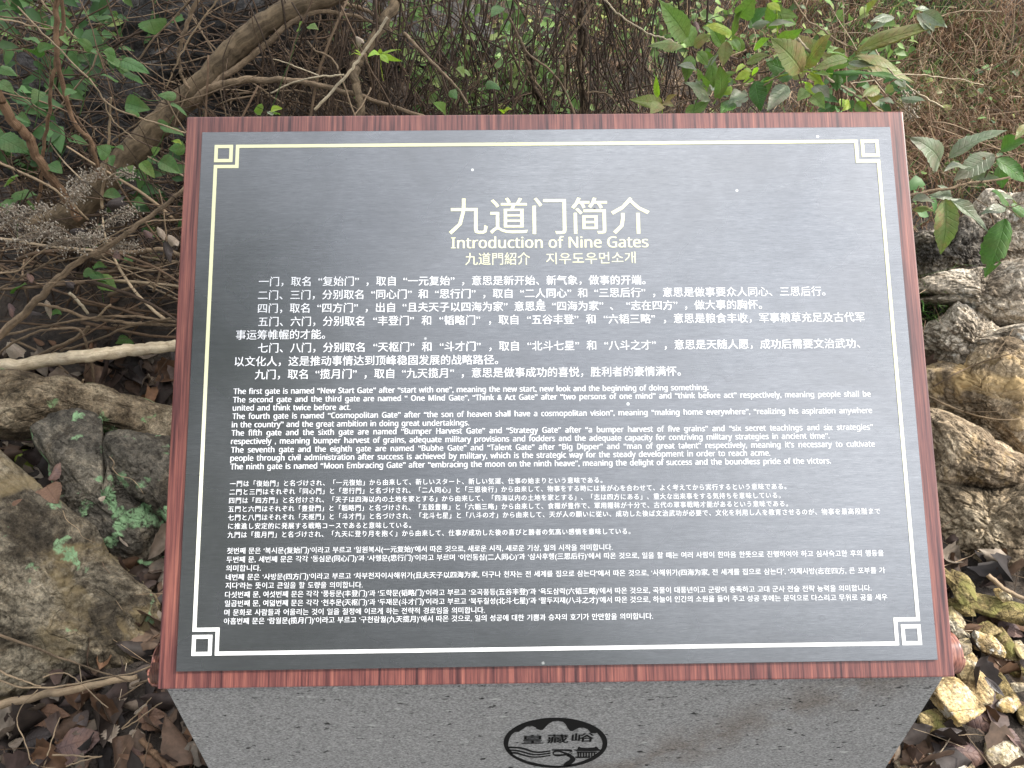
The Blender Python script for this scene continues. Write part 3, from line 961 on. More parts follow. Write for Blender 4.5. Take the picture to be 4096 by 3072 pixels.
def outline_rock(name, fn, pts, zc, depth, seed, mat, label, cat, group, level=7, rough=.05, fine=.020, facets=30, cut=.74, cen=None, pw=3.2, tilt=0.):
    """a lump whose outline, seen from the camera, follows measured points; its centre lies at height zc"""
    P = np.array([fn(*p) for p in pts])
    c = P.mean(0) if cen is None else np.array(fn(*cen))
    C = gz(c[0], c[1], zc)
    P = c + (P - c) * 1.20
    vdir = norm(C - C0)
    X = norm(np.cross(vdir, [0, 0, 1.]))
    Yd = np.cross(X, vdir)                       # up, square to the sight line
    q = []
    for p in P:
        r_ = ray(*p)
        h = C0 + r_ * (((C - C0) @ vdir) / (r_ @ vdir)) - C
        q.append((h @ X, h @ Yd))
    q = np.array(q)
    th = np.arctan2(q[:, 1], q[:, 0]); rr_ = np.hypot(q[:, 0], q[:, 1])
    o = np.argsort(th); th, rr_ = th[o], rr_[o]
    d, f = ico(level)
    a = np.arctan2(d[:, 1], d[:, 0])
    rad = np.interp(a, np.concatenate([th - 2 * np.pi, th, th + 2 * np.pi]), np.tile(rr_, 3))
    cp = np.hypot(d[:, 0], d[:, 1]); sp_ = np.abs(d[:, 2])
    k = 1 / np.maximum((cp ** pw + sp_ ** pw) ** (1 / pw), 1e-6)       # squarer than an ellipsoid
    r = np.random.default_rng(seed)
    nn = norm(r.normal(size=(facets, 3)) * [.8, .8, 1.3])
    dd = r.uniform(cut, 1.0, facets)
    dot = (d * k[:, None]) @ nn.T
    fc = np.where(dot > .1, dd[None] / np.maximum(dot, .1), 9.)
    fc = np.minimum(1, -np.log(np.exp(-30 * fc).sum(1) + np.exp(-30)) / 30 + .02)
    edge = .35 + .65 * sp_ ** .7                  # the measured outline keeps its place
    nz = 1 + (rough * fbm(d * 2.3 + seed * 1.37, seed, 6, .55) + fine * fbm(d * 15 + seed, seed + 5, 4, .6)) * edge
    rg = 1 - np.abs(fbm(d * 3.1 + seed * .77, seed + 9, 5, .6))
    m_ = k * (1 - (1 - fc) * edge) * nz * (1 - rough * 1.3 * rg ** 4 * edge)
    p = d * m_[:, None]
    V = X[None] * (p[:, :1] * rad[:, None]) + Yd[None] * (p[:, 1:2] * rad[:, None]) - vdir[None] * (p[:, 2:] * depth)
    mb = MB()
    mb.add(V + vdir * depth * .45, f)
    return tag(mb.build(name, mat, None, wloc=tuple(C)), label, cat, group)
R_DARK = rock_mat('lichen_rock', (.030, .027, .022), (.095, .086, .070), (.22, .195, .15), lichen=(.19, .31, .16), lich=.575, white=.70)
R_LOG = rock_mat('tan_rock', (.07, .055, .035), (.19, .15, .10), (.32, .27, .19), lichen=(.16, .24, .11), lich=.60, strata=1)
R_BIG = rock_mat('brown_rock', (.035, .03, .022), (.145, .125, .092), (.30, .26, .19), white=.68, stain=(.20, .15, .075), lichen=(.19, .30, .16), lich=.66)
R_PALE = rock_mat('pale_rock', (.16, .13, .10), (.48, .42, .34), (.68, .62, .53), white=.58)
R_GREY = rock_mat('grey_rock', (.04, .037, .034), (.18, .165, .145), (.46, .41, .34), white=.66)
R_BRN = rock_mat('warm_rock', (.10, .075, .05), (.34, .27, .19), (.52, .43, .31), stain=(.46, .32, .15), white=.66)
R_GREY2 = rock_mat('layered_rock', (.05, .04, .028), (.24, .19, .13), (.42, .35, .25), strata=1, white=.70)
R_SLAB = rock_mat('slab_rock', (.018, .017, .017), (.05, .048, .048), (.10, .095, .09), strata=1)
def yel(name, a, b_, c_, st, **k):
    return rock_mat(name, a, b_, c_, stain=st, scale=2.2, crk=.010, **k)
Y_YEL = yel('yellow_stone', (.22, .15, .075), (.50, .38, .20), (.68, .60, .44), (.52, .36, .13), white=.54)
Y_OLV = yel('olive_stone', (.08, .062, .028), (.22, .17, .075), (.40, .32, .17), (.19, .18, .055))
Y_CRM = yel('cream_stone', (.24, .20, .13), (.52, .45, .32), (.68, .62, .50), (.48, .38, .18))

# large boulders: (photo centre x, y, world y) and half sizes in metres
GL, GR = 'boulders left of the sign', 'boulders right of the sign'
def same(x, y): return x, y
outline_rock('boulder', same, [(-160, 1800), (0, 1850), (60, 1900), (120, 1953), (185, 2010), (245, 2060), (300, 2115), (361, 2172), (426, 2222), (491, 2280), (560, 2335), (622, 2400), (640, 2500), (634, 2610), (590, 2680), (500, 2720), (380, 2745), (250, 2755), (100, 2775), (0, 2785), (-200, 2790), (-330, 2500), (-320, 2100)], .12, .20, 3, R_BIG, 'largest brown boulder, filling the left edge just above the leaf litter', 'boulder', GL, rough=.045, cen=(180, 2400))
outline_rock('boulder', zl2, [(330, 440), (520, 350), (640, 320), (740, 345), (880, 395), (975, 440), (965, 540), (980, 590), (900, 690), (910, 790), (1010, 850), (1250, 1000), (1400, 1100), (1450, 1250), (1450, 1650), (1330, 1720), (1130, 1640), (920, 1520), (780, 1420), (600, 1280), (500, 1120), (520, 900), (480, 720), (380, 600)], .16, .13, 17, R_DARK, 'dark boulder with the brightest green lichen patches, beside the left edge of the board', 'boulder', GL, rough=.06, cen=(880, 1000))
outline_rock('boulder', zl2, [(950, 470), (1050, 430), (1200, 440), (1350, 470), (1500, 540), (1540, 700), (1520, 1000), (1450, 1200), (1380, 1080), (1240, 990), (1100, 900), (960, 800), (915, 640)], .20, .11, 29, R_DARK, 'dark lichen spotted boulder tucked against the board below the tan one', 'boulder', GL, rough=.06, level=6)
outline_rock('boulder', zl2, [(-160, -40), (0, -90), (200, -80), (420, -20), (700, 20), (1000, 90), (1250, 170), (1540, 230), (1540, 520), (1350, 490), (1150, 440), (1000, 410), (800, 380), (600, 370), (430, 430), (300, 470), (150, 450), (0, 420), (-160, 380)], .27, .13, 8, R_LOG, 'long tan boulder lying under the pale dead log', 'boulder', GL, rough=.035, cen=(620, 190))

outline_rock('boulder', zr1, [(1255, 400), (1430, 335), (1500, 340), (1640, 260), (1720, 200), (1790, 290), (1830, 450), (1800, 640), (1720, 720), (1560, 750), (1330, 850), (1270, 640)], .40, .11, 52, R_GREY, 'dark cracked boulder topmost beside the right board edge', 'boulder', GR, rough=.10, fine=.03)
outline_rock('boulder', zr1, [(1760, 250), (1800, 120), (1900, 30), (2060, 60), (2300, 40), (2330, 640), (2100, 640), (1930, 620), (1800, 660), (1770, 450)], .44, .13, 60, R_PALE, 'pale fractured boulder behind the hanging spotted leaf', 'boulder', GR, rough=.10, fine=.03)
outline_rock('boulder', zr1, [(1315, 840), (1420, 765), (1600, 720), (1750, 700), (1900, 665), (2100, 610), (2330, 600), (2330, 1150), (2100, 1165), (2010, 1195), (1900, 1130), (1780, 1070), (1700, 1000), (1600, 955), (1500, 885), (1390, 875), (1330, 930)], .36, .13, 64, R_PALE, 'palest boulder, overhanging a black hollow beside the board', 'boulder', GR, rough=.07, cen=(1850, 880))
outline_rock('boulder', zr1, [(1350, 1210), (1470, 1110), (1560, 1050), (1650, 985), (1760, 1050), (1830, 1120), (1960, 1200), (2100, 1170), (2330, 1150), (2330, 1700), (1900, 1760), (1600, 1720), (1400, 1720), (1370, 1450)], .27, .14, 77, R_PALE, 'knobbly light brown boulder in the middle of the right pile', 'boulder', GR, rough=.10, fine=.025)
outline_rock('boulder', zr2, [(1370, -120), (1700, -150), (2330, -300), (2330, 720), (2200, 640), (2000, 520), (1800, 400), (1650, 320), (1500, 250), (1400, 225), (1385, 100)], .20, .12, 95, R_BRN, 'slanting flat boulder with a long dark crack beneath it', 'boulder', GR, rough=.06, cen=(1900, 120))
outline_rock('boulder', zr2, [(1405, 270), (1600, 305), (1750, 380), (1950, 490), (2100, 590), (2330, 720), (2330, 900), (2100, 940), (1900, 950), (1700, 930), (1500, 900), (1460, 860), (1430, 600)], .13, .15, 107, R_BRN, 'big orange brown boulder in the lower right pile', 'boulder', GR, rough=.04, cen=(1800, 680))
outline_rock('boulder', zr2, [(1470, 900), (1700, 900), (1900, 920), (2080, 930), (2330, 850), (2330, 1620), (2000, 1640), (1850, 1600), (1700, 1540), (1530, 1540), (1500, 1250), (1480, 1050)], .06, .15, 113, R_GREY2, 'layered brown boulder whose foot rests among the yellow stones', 'boulder', GR, rough=.08, fine=.02, cen=(1900, 1220))
# rock ledges in the bank behind, in dark rock colours
for i, (px_, py_, Y, rad, rot, lab) in enumerate((
        (300, 420, 2.75, (.75, .35, .30), (10, 8, 10), 'dark ledge in the bank at the left edge'),
        (760, 200, 3.1, (.8, .4, .32), (0, -8, -12), 'dark ledge behind the thick leaning trunk'),
        (1350, 150, 3.3, (.65, .35, .26), (6, 5, 15), 'dark ledge behind the vine covered stem'),
        (250, 150, 3.4, (.8, .4, .3), (6, -6, 5), 'dark ledge highest in the upper left corner'))):
    p = at(px_, py_, Y)
    rock('rock_ledge', p + [0, .1, -.12], rad, rot, 131 + i * 7, R_SLAB, lab, 'rock', 'ledges in the bank', rough=.1, level=6)

# ---- small stones at the lower right; sizes measured in the photo
def stone(x, y, w_, h_, z, ang, mat, lab, seed, planes=12, tall=.62):
    X, Yp = zr3(x, y)
    p = gz(X, Yp, z)
    dz = dist(p)
    a, b_ = w_ / 2.16 / 3000 * dz / 1.8, h_ / 2.16 / 3000 * dz / 1.8
    c = min(a, b_) * tall
    rock('stone', p, (a * 1.12, b_ * 1.18, max(c, .012)), (rng_s.uniform(-8, 8), rng_s.uniform(-8, 8), ang), seed, mat, lab, 'stone', 'yellow stones right of the sign', level=5, planes=planes, rough=.05, sharp=30)
rng_s = np.random.default_rng(4)
stone(1635, 420, 150, 290, .06, 8, Y_CRM, 'pale greenish stone touching the right edge of the board', 201)
stone(1690, 610, 190, 110, .07, 20, Y_CRM, 'small cream stone on top of the upright bright yellow one', 202)
stone(1750, 830, 215, 470, .045, 4, Y_YEL, 'upright bright yellow slab of stone beside the rod end', 203, 9)
stone(1590, 1060, 290, 360, .05, 24, Y_YEL, 'many sided golden stone against the stone pedestal', 204, 9)
stone(1470, 1270, 340, 220, .02, -8, Y_OLV, 'grey brown stone half hidden by the pedestal corner', 205)
stone(1690, 265, 170, 160, .07, 0, Y_OLV, 'round olive stone below the upright olive one', 206)
stone(1690, 90, 190, 300, .10, -10, Y_OLV, 'upright olive stone at the foot of the layered boulder', 207)
stone(2010, 290, 560, 190, .07, -28, Y_OLV, 'long mossy slab slanting down to the right edge', 208, 9)
stone(1910, 610, 210, 170, .06, -12, Y_YEL, 'yellow stone beneath the small mossy one, left of the round leaf', 209)
stone(2055, 600, 190, 260, .05, 10, Y_OLV, 'olive yellow block behind the round purple leaf', 210)
stone(2190, 650, 120, 180, .06, 0, Y_CRM, 'tan stone cut by the right edge of the picture', 211)
stone(1990, 990, 250, 260, .03, 18, Y_OLV, 'olive brown stone under the thin dark leaf', 212)
stone(2060, 1110, 200, 130, .03, 25, Y_YEL, 'ochre stone right of the large purple brown leaf', 213)
stone(1850, 1110, 95, 70, .03, 0, Y_YEL, 'tiny amber stone below the upright yellow slab', 214)
stone(2010, 1400, 150, 180, .02, 0, Y_YEL, 'small golden stone between the two large purple leaves', 215)
stone(1580, 1625, 330, 170, .02, -4, Y_YEL, 'flat golden stone on the bottom edge of the picture', 216, 9)
stone(2020, 1570, 270, 270, .03, 30, Y_CRM, 'yellow white stone in the lower right corner', 217, 9)
stone(2030, 165, 110, 120, .10, 12, Y_YEL, 'little ochre stone above the long mossy slab', 218)
stone(1160, 1630, 120, 90, .01, 0, Y_CRM, 'small cream stone at the bottom beside the pedestal', 219)
stone(2170, 960, 130, 70, .04, 0, Y_CRM, 'small tan stone at the right edge below the block', 220)
stone(1900, 470, 190, 120, .06, 10, Y_OLV, 'small mossy stone above the round purple leaf', 221)
stone(2110, 800, 120, 120, .03, 0, Y_OLV, 'small brown stone under the edge of the round leaf', 222)
stone(1560, 20, 70, 200, .10, 4, Y_OLV, 'narrow dark olive stone hugging the board edge', 223)
stone(2190, 1190, 110, 150, .02, 0, Y_OLV, 'dark brown stone low on the right edge', 224)

# ================================================================== LEAF LITTER
LIT = attr_mat('dead_leaf', .68, .12, .7, .35)
DEADC = np.array([[.13, .082, .056], [.17, .115, .082], [.27, .21, .16], [.06, .044, .036], [.10, .068, .056], [.045, .034, .03], [.19, .105, .06], [.30, .25, .20], [.12, .085, .075], [.05, .04, .038]])
def litter(mb, pts, sizes, seed, up=.25, lift=.0):
    r = np.random.default_rng(seed)
    for i, (p, s) in enumerate(zip(pts, sizes)):
        V, q, uv = leaf_geo(s, s * r.uniform(.35, .62), nu=9, nv=4, shape=('lance', 'ovate', 'ovate')[i % 3], bend=r.uniform(-1.6, 2.2), fold=r.uniform(-.3, .9), curl=r.uniform(-1.2, 1.4), wave=.09, serr=.06, seed=int(r.integers(1e6)))
        n = norm(np.array([r.normal() * up * 1.6, r.normal() * up * 1.6, 1.]))
        a = r.uniform(0, 2 * np.pi)
        x = np.array([math.cos(a), math.sin(a), r.normal() * .15])
        M = frame(np.zeros(3), x, n)
        mb.add(V @ M.T + p + [0, 0, lift], q, uv, DEADC[r.integers(len(DEADC))] * r.uniform(.4, 1.05))
r = np.random.default_rng(77)
mb = MB()
n = 4600
x = r.uniform(-1.6, 1.9, n); y = r.uniform(.38, 1.75, n)
ok = ~((x > TL[0] - .01) & (x < TL[0] + BW + .01) & (y > .44) & (y < .9)) & ((x < .5) | (r.uniform(size=n) < .4))
x, y = x[ok], y[ok]
z = terr(x, y) + r.uniform(.0, .035, len(x))
litter(mb, np.stack([x, y, z], 1), r.uniform(.04, .115, len(x)), 5, .42)
tag(mb.build('leaf_litter', LIT), 'carpet of curled brown dead leaves around the pedestal foot', 'leaf litter', kind='stuff')
mb = MB()
n = 900
x = r.uniform(-2.6, 3, n); y = r.uniform(1.75, 4.5, n)
litter(mb, np.stack([x, y, terr(x, y) + .01], 1), r.uniform(.03, .08, n), 6, .3)
tag(mb.build('leaf_litter', LIT), 'scattered dead leaves lying on the bank behind the sign', 'leaf litter', kind='stuff')

_solid = [o for o in COL.objects if o.type == 'MESH' and o.parent is None and (o.name.startswith(('boulder', 'stone', 'ground')))]
bpy.context.view_layer.update()
def surf(x, y, lift=.0):
    """first solid ground, boulder or stone met on the sight line through a photo pixel"""
    r = norm(ray(x, y))
    best = 99.
    for o in _solid:
        loc = np.array(o.location)
        ok, p, nn, idx = o.ray_cast(Vector(C0 - loc), Vector(r))
        if ok:
            d = float(np.linalg.norm(np.array(p) + loc - C0))
            if d < best: best, bn = d, np.array(nn)
    return C0 + r * (best - lift), bn
# ---- the fallen leaves that stand out, each one a thing
FL_RUST = leaf_mat('rust_leaf', (.17, .095, .058), (.135, .078, .05), (.11, .06, .04), .6, (.6, .55, .5), .1, .62, 9)
FL_PURP = leaf_mat('purple_leaf', (.115, .075, .072), (.14, .09, .08), (.22, .12, .08), .5, (.62, .6, .6), .08, .6, 8)
FL_PALE = leaf_mat('pale_dead_leaf', (.38, .30, .23), (.33, .27, .21), (.22, .16, .11), .5, (.7, .68, .62), .15, .6, 9)
FL_DARK = leaf_mat('dark_leaf', (.05, .04, .038), (.075, .055, .048), (.03, .025, .022), .5, (.7, .68, .65), .05, .45, 9)
FL_GRN = leaf_mat('fallen_green_leaf', (.26, .32, .05), (.24, .32, .05), (.14, .12, .04), .45, (1.25, 1.2, 1.1), .25, .5, 8)
def fallen(fn, x, y, w_, h_, ang, mat, lab, z=.045, Y=None, shape='ovate', seed=0, **k):
    X, Yp = fn(x, y)
    p, nn = surf(X, Yp, .022)
    s = dist(p) / 3000 / 2.16
    a = math.radians(ang)
    L = w_ * s
    f_ = norm(norm(nn) * .5 + np.array([k.pop('tx', .1), -.35, 1.]) * .6)
    d = CM @ np.array([math.cos(a), math.sin(a), 0.])           # along the leaf, as seen
    d = norm(d - f_ * (d @ f_))
    o = leaf_obj(None, p - d * L / 2, p + d * L / 2, h_ * s * 1.15, mat, 'fallen_leaf', shape, f_, seed, **k)
    tag(o, lab, 'leaf', 'fallen leaves that stand out of the litter')
    return o
fl = dict(nu=12, nv=6, wave=.05, serr=.04)
fallen(zl3, 430, 1195, 370, 170, -6, FL_RUST, 'rust brown leaf lying level below the bamboo pole on the left', seed=1, bend=.5, curl=.3, **fl)
fallen(zl3, 690, 1440, 400, 260, 22, FL_PURP, 'largest brown leaf, mauve on its right half, near the bottom left', seed=2, bend=.4, curl=.2, **fl)
fallen(zl3, 930, 1135, 190, 90, -20, FL_RUST, 'crumpled orange brown leaf right of the pole end', seed=3, bend=1.3, curl=.9, **fl)
fallen(zl3, 965, 1375, 150, 130, -70, FL_PALE, 'pale beige toothed leaf in the middle of the left litter', seed=4, bend=.2, nu=12, nv=6, wave=.03, serr=.18)
fallen(zl3, 1240, 1135, 170, 60, 52, FL_PALE, 'narrow pale rolled leaf just left of the pedestal top', seed=5, bend=.8, curl=1., **fl)
fallen(zl3, 1320, 1205, 240, 110, 5, FL_RUST, 'brown leaf tucked beneath the narrow pale rolled leaf', seed=6, **fl)
fallen(zl3, 1340, 1300, 230, 100, -15, FL_RUST, 'brown leaf with an upturned edge against the pedestal side', seed=7, bend=.8, **fl)
fallen(zl3, 1525, 1515, 160, 130, 40, FL_GRN, 'dull leaf with a green vein streak low beside the pedestal', seed=8, curl=.6, nu=12, nv=6, wave=.06)
fallen(zl3, 1165, 1530, 230, 100, -50, FL_PURP, 'folded grey brown leaf left of the rough brown stick', seed=9, curl=.8, **fl)
fallen(zl3, 120, 1275, 190, 110, 60, FL_PALE, 'grey leaf standing on edge at the far left of the litter', seed=10, **fl)
fallen(zl3, 75, 1490, 260, 110, 50, FL_PALE, 'tan curled leaf in the lower left corner', seed=11, bend=1., curl=.7, **fl)
fallen(zl3, 1052, 1085, 100, 32, 50, FL_PALE, 'tiny pale lance shaped leaf above the litter near the board', seed=12, shape='lance', **fl)
fallen(zl3, 1165, 930, 110, 42, 55, FL_PALE, 'small silvery leaf under the two thin crossing sticks', seed=13, shape='lance', **fl)
fallen(zl3, 720, 1240, 140, 110, -60, FL_DARK, 'small slate grey leaf above the largest brown leaf', seed=14, **fl)
fallen(zl3, 1180, 1370, 130, 80, 10, FL_PALE, 'light leaf with a hole near the stick by the pedestal', seed=15, holes=2, **fl)
fallen(zl3, 330, 1400, 240, 200, 20, FL_DARK, 'blackish leaf left of the largest brown leaf', seed=16, curl=.4, **fl)
fallen(zl2, 205, 690, 330, 200, -62, FL_GRN, 'yellow green leaf with a folded tip resting between the left boulders', Y=1.42, seed=20, bend=.4, curl=.7, nu=14, nv=6, wave=.04, serr=.1)
fallen(zl2, 450, 960, 210, 190, -60, FL_RUST, 'reddish heart shaped leaf wedged in the gap between boulders', Y=1.36, seed=21, **fl)
fallen(zl2, 355, 765, 160, 95, -35, FL_RUST, 'glossy brown oval leaf right of the yellow green one', Y=1.42, seed=22, **fl)
fallen(zl2, 475, 750, 190, 70, 80, FL_PURP, 'brown leaf standing upright against the lichen boulder', Y=1.44, seed=23, curl=.7, **fl)
fallen(zl2, 45, 560, 150, 60, -70, FL_PALE, 'thin tan leaf above the yellow green one at the left edge', Y=1.5, seed=24, **fl)
fallen(zl2, 250, 510, 140, 60, -40, FL_PALE, 'small tan leaf on the crack behind the yellow green leaf', Y=1.52, seed=25, **fl)
fallen(zl2, 430, 860, 170, 90, -75, FL_PURP, 'curled brown leaf above the reddish heart shaped one', Y=1.4, seed=26, curl=.6, **fl)
fallen(zl2, 150, 1020, 90, 36, 40, FL_RUST, 'tiny torn orange leaf stuck on the large brown boulder', Y=1.19, seed=27, **fl)
fallen(zl2, 890, 990, 60, 50, 70, FL_PALE, 'tiny pale leaf scrap on the lichen boulder', Y=1.30, seed=28, **fl)
fallen(zr3, 1965, 775, 250, 210, -35, FL_PURP, 'round purple brown leaf with clear veins among the stones', z=.075, seed=30, shape='round', bend=.3, curl=-.3, **fl)
fallen(zr3, 1850, 1225, 330, 230, -25, FL_PURP, 'large crumpled purple leaf below the upright yellow slab', z=.07, seed=31, bend=.6, curl=.6, **fl)
fallen(zr3, 1720, 1535, 360, 200, -15, FL_PURP, 'large dark purple leaf above the flat golden stone', z=.05, seed=32, bend=.8, curl=.5, **fl)
fallen(zr3, 1900, 385, 210, 90, 22, FL_RUST, 'light brown leaf on the long mossy slab', z=.11, seed=33, **fl)
fallen(zr3, 2095, 470, 230, 140, -30, FL_PURP, 'dull purple leaf near the right edge over the slab', z=.10, seed=34, **fl)
fallen(zr3, 1775, 450, 150, 80, 20, FL_RUST, 'ragged brown leaf right of the pale greenish stone', z=.09, seed=35, curl=.8, **fl)
fallen(zr3, 1590, 1455, 130, 60, 20, FL_RUST, 'small peach brown leaf in the dark gap by the pedestal', z=.03, seed=36, **fl)
fallen(zr3, 1290, 1530, 260, 110, -58, FL_RUST, 'curled brown leaf leaning on the pedestal at the right', z=.03, seed=37, curl=1., bend=.9, nu=12, nv=6)
fallen(zr3, 1960, 960, 210, 50, -55, FL_DARK, 'thin dark leaf lying across the olive brown stone', z=.085, seed=38, shape='lance', **fl)
fallen(zr3, 2120, 1420, 190, 100, -80, FL_PURP, 'purple leaf hanging low near the right edge', z=.05, seed=39, **fl)
fallen(zr3, 1560, 1350, 260, 70, 8, FL_DARK, 'dark ribbed leaf in shade under the grey brown stone', z=.02, seed=40, **fl)

# ================================================================== GRASS ON THE BANK
GRASS = attr_mat('grass_blade', .6, .3, .2, .3)
def blades(pts, length, width, col, droop, lean, seed, segs=5):
    r = np.random.default_rng(seed)
    n = len(pts)
    a = r.uniform(0, 2 * np.pi, n)
    d = np.stack([np.cos(a), np.sin(a), np.zeros(n)], 1) * .6 + np.asarray(lean)
    d = d * r.uniform(.5, 1.2, (n, 1))
    t = np.linspace(0, 1, segs + 1)[None, :, None]
    up = np.array([0, 0, 1.])
    L = length[:, None, None]
    P = pts[:, None] + L * (up * (t - droop[:, None, None] * t ** 2) + d[:, None] * (t ** 1.5) * .8)
    P[:, 1:] += (r.normal(size=(n, segs, 3)) * .01)
    P[..., 2] = np.maximum(P[..., 2], terr(P[..., 0], P[..., 1]) + .004)
    side = norm(np.cross(d, up) + r.normal(size=(n, 3)) * .3)[:, None]
    w_ = width[:, None, None] * (1 - t ** 1.6 * .92)
    V = np.stack([P - side * w_ / 2, P + side * w_ / 2], 2)
    idx = np.arange(n * (segs + 1) * 2).reshape(n, segs + 1, 2)
    q = np.stack([idx[:, :-1, 0], idx[:, :-1, 1], idx[:, 1:, 1], idx[:, 1:, 0]], -1).reshape(-1, 4)
    mb = MB()
    mb.add(V.reshape(-1, 3), q, None, np.repeat(col, (segs + 1) * 2, 0))
    return mb
r = np.random.default_rng(99)
def bank_pts(n, seed, x0, x1, y0, y1, clump=.5, sc=3.):
    r = np.random.default_rng(seed)
    x = r.uniform(x0, x1, n * 3); y = r.uniform(y0, y1, n * 3)
    k = fbm(np.stack([x * sc, y * sc, np.full(n * 3, seed)], 1), seed, 3)
    s = np.argsort(-(k * clump + r.uniform(-1, 1, n * 3) * (1 - clump)))[:n]
    x, y = x[s], y[s]
    return np.stack([x, y, terr(x, y) - .005], 1)
# dry, straw coloured
p = np.concatenate([bank_pts(15000, 3, .25, 3.4, 1.9, 4.8, .3), bank_pts(1500, 4, -2.8, .2, 2.6, 4.8), bank_pts(5200, 14, 1.35, 2.9, 1.9, 3.6, .6, 2.)])
n = len(p)
cc = np.array([[.32, .21, .125], [.24, .145, .085], [.42, .31, .20], [.15, .088, .052], [.20, .115, .068]])
col = cc[r.integers(0, 5, n)] * r.uniform(.6, 1.15, (n, 1))
b_ = blades(p, r.uniform(.14, .42, n), r.uniform(.0022, .005, n), col, r.uniform(.5, 1.35, n), (0, -.55, 0), 1, 6)
tag(b_.build('dry_grass', GRASS), 'matted straw coloured dry grass hanging down the bank', 'grass', kind='stuff')
p = np.concatenate([bank_pts(3400, 7, -.3, 2.2, 1.85, 4.6, .7, 2.2), bank_pts(900, 8, -2.6, -.3, 2.3, 4.8, .8, 2.2), bank_pts(420, 9, .92, 1.35, 1.8, 2.25, .2)])
n = len(p)
cc = np.array([[.10, .22, .05], [.15, .27, .07], [.22, .32, .12], [.08, .17, .05]])
col = cc[r.integers(0, 4, n)] * r.uniform(.6, 1.1, (n, 1))
b_ = blades(p, r.uniform(.10, .30, n), r.uniform(.003, .007, n), col, r.uniform(.2, 1.0, n), (0, -.3, 0), 2, 6)
tag(b_.build('green_grass', GRASS), 'green grass blades growing through the dry grass', 'grass', kind='stuff')

# ---- small leafed ground cover
COVER = attr_mat('cover_leaf', .5, .3, .3, .4)
r = np.random.default_rng(123)
p = np.concatenate([bank_pts(1700, 21, -.2, 1.2, 2.0, 4.4, .8, 2.), bank_pts(900, 22, -2.6, -.4, 2.1, 4.6, .8, 2.), bank_pts(260, 23, 1.2, 2.1, 2.4, 4.0, .9, 2.)])
mb = MB()
cc = np.array([[.10, .20, .05], [.14, .26, .065], [.18, .29, .08], [.06, .13, .04], [.28, .32, .09]])
for i, q_ in enumerate(p):
    s = r.uniform(.014, .042)
    V, f, uv = leaf_geo(s, s * r.uniform(.5, .9), nu=4, nv=2, shape='ovate', bend=r.uniform(.1, .9), fold=.25, seed=i)
    nrm = norm(np.array([r.normal() * .4, -.5 + r.normal() * .4, .9]))
    a = r.uniform(0, 2 * np.pi)
    M = frame(np.zeros(3), np.array([math.cos(a), math.sin(a), r.normal() * .3]), nrm)
    mb.add(V @ M.T + q_ + [0, 0, r.uniform(.0, .16)], f, uv, cc[r.integers(0, 5)] * r.uniform(.6, 1.2))
tag(mb.build('ground_cover', COVER), 'small leafed green weeds covering parts of the bank', 'weeds', kind='stuff')

# ================================================================== TANGLE OF THIN STEMS
TW = attr_mat('twig', .8, 0, .5, .2)
def walk(n, S, start, dirs, step, wob, seed, grav=0.):
    r = np.random.default_rng(seed)
    P = np.zeros((n, S, 3))
    P[:, 0] = start
    d = norm(dirs)
    turn = r.normal(size=(n, 3)) * wob * .4
    for i in range(1, S):
        d = norm(d + turn + r.normal(size=(n, 3)) * wob + [0, 0, grav])
        P[:, i] = P[:, i - 1] + d * step[:, None]
    return P
def tangle(name, lab, n, bx, dirf, ln, rad, cols, seed, wob=.12, S=14, grav=0., hmin=.0, hmax=.7, sides=4):
    r = np.random.default_rng(seed)
    x = r.uniform(bx[0], bx[1], n); y = r.uniform(bx[2], bx[3], n)
    st = np.stack([x, y, terr(x, y) + r.uniform(hmin, hmax, n)], 1)
    step = r.uniform(*ln, n) / (S - 1)
    P = walk(n, S, st, dirf(r, n), step, wob, seed + 1, grav)
    R = r.uniform(*rad, n)[:, None] * np.linspace(1, .45, S)[None]
    c = np.asarray(cols)[r.integers(0, len(cols), n)] * r.uniform(.65, 1.2, (n, 1))
    mb = MB()
    tubes(mb, P, R, sides, c)
    return tag(mb.build(name, TW), lab, 'brambles', kind='stuff')
BR = [[.10, .066, .042], [.15, .10, .066], [.055, .038, .027], [.22, .16, .105]]
DK = [[.045, .032, .024], [.075, .052, .038], [.11, .075, .05], [.055, .04, .03]]
ST = [[.36, .28, .19], [.26, .19, .125], [.17, .12, .08], [.42, .34, .25]]
tangle('bramble_tangle', 'dense tangle of thin brown stems across the upper left', 700, (-2.1, -.2, 1.95, 3.2), lambda r, n: r.normal(size=(n, 3)) * [1, .25, .8] + [0, 0, -.1], (.25, .8), (.0011, .0032), BR, 31, .13, 14, 0, .02, .75)
tangle('hanging_vines', 'thin dark vines hanging straight down above the board', 720, (-.62, .52, 1.9, 2.6), lambda r, n: r.normal(size=(n, 3)) * [.28, .15, .1] + [0, 0, -1.], (.25, .75), (.001, .0030), DK, 33, .10, 14, 0, .25, .95)
tangle('hanging_vines', 'curling dark brown vines looping behind the middle of the board', 520, (-.75, .75, 1.85, 2.5), lambda r, n: r.normal(size=(n, 3)) * [1, .25, .6], (.2, .7), (.001, .0027), DK, 35, .22, 16, 0, .05, .6)
tangle('dead_twigs', 'heap of dry straw coloured twigs above the left boulders', 330, (-1.6, -.42, 1.78, 2.15), lambda r, n: r.normal(size=(n, 3)) * [1, .3, .45] + [0, 0, .05], (.2, .65), (.001, .0032), BR + DK, 37, .07, 10, 0, .03, .34)
